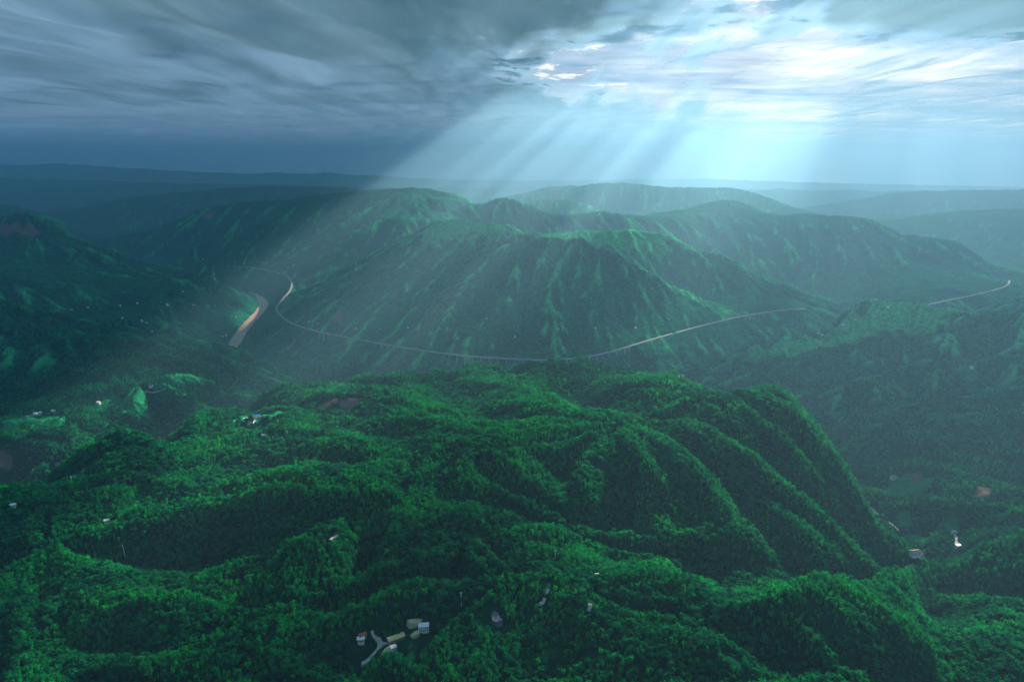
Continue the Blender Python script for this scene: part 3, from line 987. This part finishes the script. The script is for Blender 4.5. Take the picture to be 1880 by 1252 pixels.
def house_meshes(key, L, D, Hh, wall, roof, flat=False):
    if key in PROTO:
        return PROTO[key]
    o = {}
    o['wall'] = mesh_from('house_wall', *box(-L / 2, L / 2, -D / 2, D / 2, -3, Hh), wall)
    if flat:
        rf = join([box(-L / 2 - .3, L / 2 + .3, -D / 2 - .3, D / 2 + .3, Hh, Hh + .35), box(-L / 2 - .3, L / 2 + .3, -D / 2 - .3, -D / 2, Hh + .35, Hh + .9), box(-L / 2 - .3, L / 2 + .3, D / 2, D / 2 + .3, Hh + .35, Hh + .9)])
    else:
        e, rise = 0.7, D * 0.26
        x0, x1, y0, y1 = -L / 2 - e, L / 2 + e, -D / 2 - e, D / 2 + e
        v = [(x0, y0, Hh - .25), (x1, y0, Hh - .25), (x1, 0, Hh + rise), (x0, 0, Hh + rise), (x0, y1, Hh - .25), (x1, y1, Hh - .25),
             (x0, y0, Hh), (x1, y0, Hh), (x1, 0, Hh + rise + .3), (x0, 0, Hh + rise + .3), (x0, y1, Hh), (x1, y1, Hh)]
        rf = (np.array(v), np.array([(0, 3, 2, 1), (3, 4, 5, 2), (6, 7, 8, 9), (9, 8, 11, 10), (0, 1, 7, 6), (4, 10, 11, 5), (0, 6, 9, 3), (3, 9, 10, 4), (1, 2, 8, 7), (2, 5, 11, 8)]))
        gv = np.array([(-L / 2, -D / 2, Hh), (-L / 2, D / 2, Hh), (-L / 2, 0, Hh + rise), (L / 2, -D / 2, Hh), (L / 2, D / 2, Hh), (L / 2, 0, Hh + rise)])
        wv_, wf = box(-L / 2, L / 2, -D / 2, D / 2, -3, Hh)
        me = bpy.data.meshes.new('house_wall')
        me.from_pydata(np.vstack([wv_, gv]).tolist(), [], [tuple(q) for q in wf] + [(8, 10, 9), (11, 12, 13)])
        me.materials.append(wall)
        o['wall'] = me
    o['roof'] = mesh_from('house_roof', *rf, roof)
    o['door'] = mesh_from('house_door', *box(-.6, .6, -D / 2 - .08, -D / 2 + .05, 0, 2.1), M_DOOR)
    o['window'] = mesh_from('house_window', *box(-.8, .8, -D / 2 - .06, -D / 2 + .05, 1.0, 2.3), M_GLASS)
    o['LDH'] = (L, D, Hh)
    PROTO[key] = o
    return o


HOUSE_KINDS = {'white': ((13, 8, 6.2), M_WHITE, M_WHITEROOF, True), 'tiled': ((13, 8, 5.4), M_WHITE, M_TILE, False), 'grey': ((12, 8, 5.6), M_GREYWALL, M_TILE, False), 'red': ((11, 7, 4.6), M_BRICK, M_REDTILE, False),
               'blue': ((14, 9, 5.0), M_WHITE, M_BLUEROOF, False), 'shed': ((15, 5.5, 3.2), M_BRICK, M_OCHREROOF, False), 'hut': ((6, 4.6, 3.4), M_WHITE, M_WHITEROOF, False)}


def house(u, v, kind, label, group, rot, scale=1.0, at=None, clr=None, detail=True):
    (L, D, Hh), wall, roof, flat = HOUSE_KINDS[kind]
    o = house_meshes(kind, L, D, Hh, wall, roof, flat)
    p = np.array(at) if at is not None else hit(u, v)
    r = np.hypot(p[0], p[1])
    root = link('shed' if kind in ('shed', 'hut') else 'farmhouse', None, None, p + np.array([0, 0, 0.5]), label=label, category='shed' if kind in ('shed', 'hut') else 'house', group=group)
    root.rotation_euler = (0, 0, rot)
    root.scale = (scale,) * 3
    link('wall', o['wall'], root)
    link('roof', o['roof'], root)
    link('door', o['door'], root)
    for storey in range(2 if Hh > 5 else 1):
        for wx in ((-0.32, 0.32) if L < 12 else (-0.36, -0.18, 0.2, 0.37)):
            link('window', o['window'], root, (wx * L, 0, storey * 2.7))
    clear(p, clr or (11 + r * 0.004), 0.75)
    return root


rh = random.Random(4)
AT = -0.05
house(663, 1178, 'hut', 'small white hut beside the fork of the grey lane', 'buildings of the near farm', 0.15, 1.0)
house(666, 1170, 'red', 'small brick house with a red tiled roof behind the white hut by the lane', 'buildings of the near farm', 0.5, 0.6)
house(778, 1156, 'white', 'white flat roofed farmhouse at the upper end of the near yards', 'buildings of the near farm', 0.1, 0.75)
house(727, 1175, 'shed', 'long low brown shed with an ochre roof beside the near yard', 'buildings of the near farm', 0.55, 1.0)
house(722, 1192, 'hut', 'small white hut beside the lower pale yard near the lane', 'buildings of the near farm', 0.6, 0.8)
house(1095, 1060, 'hut', 'lone little white house on the bright bamboo knoll right of the poles', 'scattered houses on the near slopes', 0.2, 0.9)
house(197, 959, 'hut', 'lone white hut in the forest above the leaning pole on the left', 'scattered houses on the near slopes', 0.4, 1.0)
house(25, 930, 'hut', 'small white hut in a forest clearing near the left edge', 'scattered houses on the near slopes', 0.3, 1.0)
house(108, 856, 'grey', 'grey tiled farmhouse in a small clearing on the left shoulder of the near hill', 'scattered houses on the near slopes', 0.2, 0.9)
house(472, 767, 'blue', 'house with a bright blue sheet roof in the hamlet on the terraces', 'houses of the terrace hamlet', 0.3, 0.9)
house(452, 772, 'white', 'white flat roofed house leftmost in the hamlet on the terraces', 'houses of the terrace hamlet', 0.3, 0.75)
house(461, 778, 'tiled', 'white tiled house below the blue roof in the terrace hamlet', 'houses of the terrace hamlet', 0.1, 0.8)
house(484, 801, 'hut', 'lone white hut below the terrace hamlet', 'scattered houses on the near slopes', 0.1, 0.9)
house(1680, 1019, 'tiled', 'white walled farmhouse with a dark tiled roof in the right side valley', 'farmhouses in the right side valley', 0.2, 1.1)
house(1692, 1023, 'grey', 'grey farmhouse with a dark tiled roof right of its white neighbour in the side valley', 'farmhouses in the right side valley', 0.9, 1.0)
house(1752, 980, 'white', 'white flat roofed house at the top of the short pale lane in the side valley', 'farmhouses in the right side valley', 0.0, 0.8)
house(1759, 1005, 'white', 'white flat roofed house at the bottom of the short pale lane in the side valley', 'farmhouses in the right side valley', 0.3, 0.8)
house(1641, 878, 'tiled', 'lone white house with dark roof on the brown slope behind the steep spur', 'farmhouses in the right side valley', 0.2, 1.2)
NUM = ['leftmost', 'second', 'third', 'fourth', 'fifth', 'sixth', 'seventh', 'eighth', 'ninth', 'tenth', 'eleventh', 'twelfth', 'thirteenth', 'fourteenth', 'fifteenth']
ROWS = [('on the shaded left hill bench', 'houses on the shaded left hill', [(66, 762), (74, 759), (98, 756), (181, 741), (265, 721), (278, 711)]),
        ('below the left mountain', 'houses at the foot of the left mountain', [(131, 569), (162, 565), (220, 562), (252, 558), (307, 562), (332, 553), (355, 561), (394, 562)]),
        ('above the river bend', 'houses above the river bend', [(336, 537), (372, 530), (394, 514), (432, 582), (437, 604)]),
        ('behind the shaded left hill', 'houses behind the shaded left hill', [(225, 585), (260, 590), (269, 594), (279, 609), (408, 619), (415, 617)]),
        ('in the far river village', 'houses of the far river village', [(332, 478), (373, 477), (431, 482), (448, 484), (460, 484), (473, 481), (482, 483), (489, 482), (529, 492), (541, 503)]),
        ('on the central mountain slope', 'houses on the central mountain', [(567, 592), (584, 595), (654, 605), (698, 605), (749, 603), (893, 586), (945, 620), (1025, 605), (1093, 604), (1167, 603), (1183, 531), (1196, 531), (1227, 586), (1273, 619)]),
        ('on the crest of the right hill', 'houses on the right hill', [(1503, 614), (1510, 617), (1548, 598), (1570, 588), (1606, 581), (1630, 566), (1783, 677)])]
for area, grp, lst in ROWS:
    for k, (u, v) in enumerate(sorted(lst)):
        kind = rh.choice(['white', 'white', 'tiled', 'white', 'grey'])
        look = {'white': 'white flat roofed house', 'tiled': 'dark roofed white house', 'grey': 'grey tiled house'}[kind]
        house(u, v, kind, f'{look} {area}, {NUM[k]}{"" if k == 0 else " from the left"}', grp, rh.uniform(-.5, .5), rh.uniform(0.65, 0.95))


# ---------------------------------------------------------------- poles, pylons, barge
def pole(u, v, h, label, lean=(0, 0)):
    p = hit(u, v)
    root = link('utility_pole', None, None, p, label=label, category='pole', group='poles on the near slopes')
    link('shaft', mesh_from('pole_shaft', *tube([(0, 0, -2), (lean[0] * .5, lean[1] * .5, h * .5), (lean[0], lean[1], h)], [.50, .44, .36], 8), M_PALE), root)
    link('crossarm', mesh_from('pole_crossarm', *box(lean[0] - 1.4, lean[0] + 1.4, lean[1] - .1, lean[1] + .1, h - 1.0, h - .75), M_STEEL), root)
    for x in (-1.2, 0, 1.2):
        link('insulator', mesh_from('pole_insulator', *tube([(lean[0] + x, lean[1], h - .75), (lean[0] + x, lean[1], h - .1)], [.12, .16], 6), M_WHITE), root)
    clear(p, 9, 0.9)


pole(230, 1022, 17.5, 'tall pale pole leaning left in the dark forest on the left', (-1.2, 0))
pole(847, 1112, 14.5, 'tall pale upright pole above the near farm', (0, 0))
pole(1019, 1026, 11.0, 'faint grey pole on the shaded slope left of the white house knoll', (0.1, 0))
pole(132, 886, 11.5, 'faint pole on the far left shoulder of the near hill', (0, 0))
pole(260, 862, 12.0, 'faint pole between the left ridges of the near hill', (0.2, 0))
pole(733, 686, 18.0, 'thin mast on the far crest of the near hill left of the viaduct piers', (0, 0))


def pylon(u, v, h, label):
    p = hit(u, v)
    root = link('power_pylon', None, None, p, label=label, category='pylon', group='power pylons on the hills')
    bw, tw = h * 0.10, h * 0.02
    for sx, sy in ((-1, -1), (1, -1), (1, 1), (-1, 1)):
        link('leg', mesh_from('pylon_leg', *tube([(sx * bw, sy * bw, -2), (sx * tw, sy * tw, h * .72), (sx * tw * .5, sy * tw * .5, h)], [.35, .28, .2], 5), M_STEEL), root)
    br = []
    for q in range(7):
        za, zb = h * q / 9, h * (q + 1) / 9
        wa, wb = bw + (tw - bw) * za / (h * .72), bw + (tw - bw) * zb / (h * .72)
        for s_ in (-1, 1):
            br += [tube([(-wa, s_ * wa, za), (wb, s_ * wb, zb)], [.16, .16], 4), tube([(s_ * wa, -wa, za), (s_ * wb, wb, zb)], [.16, .16], 4)]
    link('bracing', mesh_from('pylon_bracing', *join(br), M_STEEL), root)
    for zz, ww in ((.70, .17), (.82, .14), (.94, .11)):
        link('crossarm', mesh_from('pylon_crossarm', *join([tube([(-h * ww, 0, h * zz), (0, 0, h * (zz + .03)), (h * ww, 0, h * zz)], [.15, .4, .15], 5)]), M_STEEL), root)
    clear(p, 14, 0.6)


pylon(747, 536, 55, 'lattice power pylon standing on the face of the central mountain')
pylon(654, 497, 55, 'lattice power pylon on the left crest of the central mountain')
pylon(394, 514, 50, 'lattice power pylon above the fields at the river bend')
pylon(1010, 432, 45, 'lattice power pylon on the bright top of the central mountain')

bp_ = at_z(np.array(428.0), np.array(629.0), 0.0)
root = link('barge', None, None, bp_, label='dark flat barge moored in the brown river bend', category='barge')
root.rotation_euler = (0, 0, 0.4)
v = np.array([(-14, -2.6, -.6), (12, -2.6, -.6), (16, 0, -.2), (12, 2.6, -.6), (-14, 2.6, -.6), (-15, -3.2, 1.8), (13, -3.2, 1.8), (18, 0, 2.3), (13, 3.2, 1.8), (-15, 3.2, 1.8)], float)
me = bpy.data.meshes.new('hull')
me.from_pydata(v.tolist(), [], [(0, 1, 6, 5), (1, 2, 7, 6), (2, 3, 8, 7), (3, 4, 9, 8), (4, 0, 5, 9), (5, 6, 7, 8, 9), (4, 3, 2, 1, 0)])
me.materials.append(M_DARK)
link('hull', me, root)
link('wheelhouse', mesh_from('wheelhouse', *join([box(-13, -7, -2, 2, 1.8, 4.6), box(-13.4, -6.6, -2.4, 2.4, 4.6, 4.9)]), M_WHITE), root)
link('hatch_cover', mesh_from('hatch_cover', *box(-5, 11, -2.2, 2.2, 1.8, 2.5), M_GREYWALL), root)

# ---------------------------------------------------------------- trees
def mat_leaf(name, dark, light, tip, tr=0.45):
    m, t = new_mat(name)
    oi = t.n('ShaderNodeObjectInfo')
    g = t.n('ShaderNodeNewGeometry')
    big = t.n('ShaderNodeTexNoise', {'Vector': g.outputs['Position'], 'Scale': 0.012, 'Detail': 3.0})
    f = t.math('ADD', t.math('MULTIPLY', oi.outputs['Random'], 0.55), t.math('MULTIPLY', big.outputs[0], 0.6))
    c = t.ramp(f, [(0.25, dark), (0.62, light), (0.95, tip)])
    d = t.n('ShaderNodeBsdfDiffuse', {0: c})
    tl = t.n('ShaderNodeBsdfTranslucent', {0: c})
    mx = t.n('ShaderNodeMixShader', {0: tr, 1: d, 2: tl})
    t.n('ShaderNodeOutputMaterial', {0: mx})
    return m


M_BAMBOO = mat_leaf('bamboo_leaf', (0.002, 0.15, 0.058), (0.003, 0.28, 0.080), (0.020, 0.44, 0.045))
M_BROAD = mat_leaf('broad_leaf', (0.001, 0.070, 0.034), (0.002, 0.150, 0.056), (0.016, 0.23, 0.055))
M_BARK = mat_plain('bark', (0.05, 0.055, 0.04), 0.9)
M_CULM = mat_plain('bamboo_culm', (0.03, 0.10, 0.03), 0.6)


def quad_cloud(pts, nrm, size, rng, aspect=1.0):
    """leaf-sized faces: one quad for every point"""
    n = len(pts)
    a = rng.normal(size=(n, 3))
    t1 = np.cross(nrm, a); t1 /= np.linalg.norm(t1, axis=1, keepdims=True) + 1e-9
    t2 = np.cross(nrm, t1)
    s = size * rng.uniform(0.7, 1.3, (n, 1))
    v = np.stack([pts - t1 * s - t2 * s * aspect * 0.3, pts + t1 * 0.1 * s - t2 * s * aspect, pts + t1 * s + t2 * s * aspect * 0.2, pts - t1 * 0.2 * s + t2 * s * aspect], 1).reshape(-1, 3)
    return v, np.arange(4 * n).reshape(n, 4)


def broad_crown(seed, H=9.0, R=4.2, n=120):
    rng = np.random.default_rng(seed)
    lobes = [(np.array([rng.uniform(-.5, .5) * R, rng.uniform(-.5, .5) * R, H * rng.uniform(.50, .82)]), R * rng.uniform(.42, .68)) for _ in range(6)]
    P, N = [], []
    for _ in range(n):
        c, rad = lobes[rng.integers(len(lobes))]
        d = rng.normal(size=3); d[2] = abs(d[2]) * 0.9 - 0.25
        d /= np.linalg.norm(d)
        P.append(c + d * rad * rng.uniform(.75, 1.08) * np.array([1, 1, .8]))
        N.append(d + rng.normal(size=3) * 0.45)
    N = np.array(N); N /= np.linalg.norm(N, axis=1, keepdims=True)
    return quad_cloud(np.array(P), N, R * 0.24, rng)


def bamboo_crown(seed, H=11.0, n_culm=7, per=16):
    rng = np.random.default_rng(seed)
    P, N = [], []
    for k in range(n_culm):
        az, lean = rng.uniform(0, 2 * math.pi), rng.uniform(.8, 3.0)
        h = H * rng.uniform(.75, 1.1)
        for i in range(per):
            s = 0.42 + 0.58 * (i + rng.uniform(0, 1)) / per
            out = lean * s ** 2.2
            z = h * (s - 0.13 * max(0, s - .75) * 4 * s)
            wdt = 0.75 * (1.15 - s) + 0.15
            p = np.array([math.cos(az) * out, math.sin(az) * out, z]) + rng.normal(size=3) * np.array([wdt, wdt, .3]) * 0.8
            P.append(p)
            d = rng.normal(size=3) + np.array([math.cos(az), math.sin(az), 0.8])
            N.append(d / np.linalg.norm(d))
    return quad_cloud(np.array(P), np.array(N), 0.78, rng, 0.6)


def broad_trunk(seed, H=9.0):
    rng = np.random.default_rng(seed + 500)
    top = np.array([rng.uniform(-.6, .6), rng.uniform(-.6, .6), H * .62])
    ps = [tube([(0, 0, -1), top * .5, top], [.28, .22, .12])]
    for k in range(3):
        a = rng.uniform(0, 6.28)
        ps.append(tube([top * .6, top * .8 + np.array([math.cos(a), math.sin(a), .6]) * 0.9, top + np.array([math.cos(a) * 2.2, math.sin(a) * 2.2, .8])], [.13, .09, .04], 4))
    return join(ps)


def bamboo_culms(seed, H=11.0):
    rng = np.random.default_rng(seed)
    ps = []
    for k in range(7):
        az, lean = rng.uniform(0, 2 * math.pi), rng.uniform(.8, 3.0)
        h = H * rng.uniform(.75, 1.1)
        ps.append(tube([(math.cos(az) * lean * q ** 2.2 + math.cos(az) * .3, math.sin(az) * lean * q ** 2.2 + math.sin(az) * .3, h * q - (1 if q == 0 else 0)) for q in (0, .4, .8)], [.07, .06, .03], 4))
    return join(ps)


CROWNS = {'bamboo': [mesh_from('bamboo_foliage', *bamboo_crown(s), M_BAMBOO) for s in range(4)],
          'broad': [mesh_from('tree_foliage', *broad_crown(s + 40), M_BROAD) for s in range(4)]}
STEMS = {'bamboo': [mesh_from('bamboo_culms', *bamboo_culms(s), M_CULM, True) for s in range(4)],
         'broad': [mesh_from('tree_trunk', *broad_trunk(s + 40), M_BARK, True) for s in range(4)]}
BLOCK = CLEARINGS


def species(x, y):
    """probability of bamboo"""
    r = np.hypot(x, y)
    n = fbm(x / 120.0, y / 120.0, 311, 4)
    rb = grid_value(RIB.ravel(), x, y)
    return sstep(-0.12, 0.22, n * 0.7 + rb * 0.55 + 0.11 - 0.12 * sstep(900, 1600, r))  # bright bamboo favoured on ribs, standing in for light on the ridges


def scatter(r0, r1, spacing, half, rng):
    area = half * (r1 * r1 - r0 * r0)
    n = int(area / spacing ** 2)
    r = np.sqrt(rng.uniform(r0 * r0, r1 * r1, n))
    th = rng.uniform(-half, half, n)
    x, y = r * np.sin(th), r * np.cos(th)
    z = ground(x, y)
    ok = (grid_value(FIELD, x, y) < 0.35) & (grid_value(SOIL, x, y) < 0.5) & (z > 5)
    d, _ = curve_dist(x, y, RIVER); ok &= d > 50
    for P in (ROAD, ROAD_FAR, ROAD_BACK):
        d, _ = curve_dist(x, y, P); ok &= d > 16
    for c, rad in BLOCK:
        rc = math.hypot(c[0], c[1])
        if r0 - 60 < rc < r1 + 60:
            ok[(x - c[0]) ** 2 + (y - c[1]) ** 2 < rad * rad] = False
    ok &= ~((grid_value(CREST, x, y) > 0.35) & (np.hypot(x, y) > 1900))
    gap = perlin(x / 35.0, y / 35.0, 900)
    ok &= gap > -0.42
    return x[ok], y[ok], z[ok]


rng = np.random.default_rng(7)
bands = [(250, 1150, 3.4, 0.74, 0.74), (1150, 1800, 5.0, 0.72, 0.95), (1800, 2150, 6.3, 0.72, 0.95), (2150, 2650, 7.8, 0.72, 0.9), (2650, 3300, 11.5, 0.72, 0.85)]
TX, TY, TZ, TS = [], [], [], []
for r0, r1, sp, half, sc in bands:
    x, y, z = scatter(r0, r1, sp, half, rng)
    TX.append(x); TY.append(y); TZ.append(z); TS.append(sc * np.clip(rng.lognormal(-0.06, 0.22, len(x)), 0.5, 1.7))
TX, TY, TZ, TS = map(np.concatenate, (TX, TY, TZ, TS))
ISB = rng.uniform(0, 1, len(TX)) < species(TX, TY)
TROT = rng.uniform(0, 2 * math.pi, len(TX))
TKIND = rng.integers(0, 4, len(TX))
print('trees', len(TX), 'bamboo', int(ISB.sum()))


def pixel(x, y, z):
    fwd = y * math.cos(PITCH) - (z - CAM_Z) * math.sin(PITCH)
    up = y * math.sin(PITCH) + (z - CAM_Z) * math.cos(PITCH)
    return 940 + 1253.3 * x / fwd, 626 - 1253.3 * up / fwd


def forest(name, meshes, stems, sel, mats, **props):
    srcs = []
    for c, st in zip(meshes, stems):
        vc, vs = np.empty(len(c.vertices) * 3, np.float32), np.empty(len(st.vertices) * 3, np.float32)
        c.vertices.foreach_get('co', vc); st.vertices.foreach_get('co', vs)
        fc = np.empty(len(c.polygons) * 4, np.int32); c.polygons.foreach_get('vertices', fc)
        fs = np.empty(len(st.polygons) * 4, np.int32); st.polygons.foreach_get('vertices', fs)
        me = mesh_from('tree', np.vstack([vc.reshape(-1, 3), vs.reshape(-1, 3)]), np.vstack([fc.reshape(-1, 4), fs.reshape(-1, 4) + len(c.vertices)]), mats[0])
        me.materials.append(mats[1])
        mi = np.zeros(len(me.polygons), np.int32); mi[len(c.polygons):] = 1
        me.polygons.foreach_set('material_index', mi)
        srcs.append(bpy.data.objects.new('tree', me))
    pts = np.stack([TX[sel], TY[sel], TZ[sel]], 1)
    me = bpy.data.meshes.new(name)
    me.vertices.add(len(pts))
    me.vertices.foreach_set('co', pts.astype(np.float32).ravel())
    for an, typ, arr in (('scl', 'FLOAT', TS[sel]), ('rotz', 'FLOAT', TROT[sel]), ('kindi', 'INT', TKIND[sel])):
        a = me.attributes.new(an, typ, 'POINT')
        a.data.foreach_set('value', arr.astype(np.float32 if typ == 'FLOAT' else np.int32))
    o = link(name, me, **props)
    ng = bpy.data.node_groups.new(name, 'GeometryNodeTree')
    ng.interface.new_socket('Geometry', in_out='INPUT', socket_type='NodeSocketGeometry')
    ng.interface.new_socket('Geometry', in_out='OUTPUT', socket_type='NodeSocketGeometry')
    N, L = ng.nodes, ng.links
    gi, go = N.new('NodeGroupInput'), N.new('NodeGroupOutput')
    iop = N.new('GeometryNodeInstanceOnPoints')
    jn = N.new('GeometryNodeJoinGeometry')
    for so in reversed(srcs):
        oi = N.new('GeometryNodeObjectInfo')
        oi.inputs['Object'].default_value = so
        oi.inputs['As Instance'].default_value = True
        L.new(oi.outputs['Geometry'], jn.inputs[0])
    L.new(gi.outputs[0], iop.inputs['Points'])
    L.new(jn.outputs[0], iop.inputs['Instance'])
    iop.inputs['Pick Instance'].default_value = True

    def attr(an, dt):
        q = N.new('GeometryNodeInputNamedAttribute'); q.data_type = dt
        q.inputs['Name'].default_value = an
        return q.outputs['Attribute']
    L.new(attr('kindi', 'INT'), iop.inputs['Instance Index'])
    cx = N.new('ShaderNodeCombineXYZ')
    L.new(attr('rotz', 'FLOAT'), cx.inputs[2])
    L.new(cx.outputs[0], iop.inputs['Rotation'])
    L.new(attr('scl', 'FLOAT'), iop.inputs['Scale'])
    L.new(iop.outputs[0], go.inputs[0])
    o.modifiers.new('forest', 'NODES').node_group = ng
    return o


# the trees that show largest stand as single things
pu, pv = pixel(TX, TY, TZ + 6)
dist = np.sqrt(TX ** 2 + TY ** 2 + (TZ - CAM_Z) ** 2)
vis = (pu > -10) & (pu < 1890) & (pv > 0) & (pv < 1262)
order = np.argsort(np.where(vis, dist, 1e9))
single = order[:300]
is_single = np.zeros(len(TX), bool); is_single[single] = True
forest('bamboo_forest', CROWNS['bamboo'], STEMS['bamboo'], ISB & ~is_single, (M_BAMBOO, M_CULM), kind='stuff', label='bright green feathery bamboo covering the hills', category='forest')
forest('broadleaf_forest', CROWNS['broad'], STEMS['broad'], ~ISB & ~is_single, (M_BROAD, M_BARK), kind='stuff', label='dark green rounded broadleaf trees covering the hills', category='forest')
for i in single:
    k = int(TKIND[i])
    b = bool(ISB[i])
    root = link('bamboo_clump' if b else 'broadleaf_tree', None, None, (TX[i], TY[i], TZ[i]))
    root.rotation_euler = (0, 0, float(TROT[i]))
    root.scale = (float(TS[i]),) * 3
    where = ('in the dark bottom left corner' if pu[i] < 260 else 'left of the near farm along the bottom edge' if pu[i] < 600 else 'around the lane of the near farm' if pu[i] < 820
             else 'right of the near farm along the bottom edge' if pu[i] < 1250 else 'on the spur at the bottom edge right of the middle' if pu[i] < 1580 else 'in the bottom right corner')
    root['label'] = ('bright green feathery bamboo clump ' if b else 'dark green rounded tree ') + where
    root['category'] = 'bamboo' if b else 'tree'
    root['group'] = 'bamboo clumps on the near slope' if b else 'round trees on the near slope'
    link('foliage', CROWNS['bamboo' if b else 'broad'][k], root)
    link('culms' if b else 'trunk', STEMS['bamboo' if b else 'broad'][k], root)
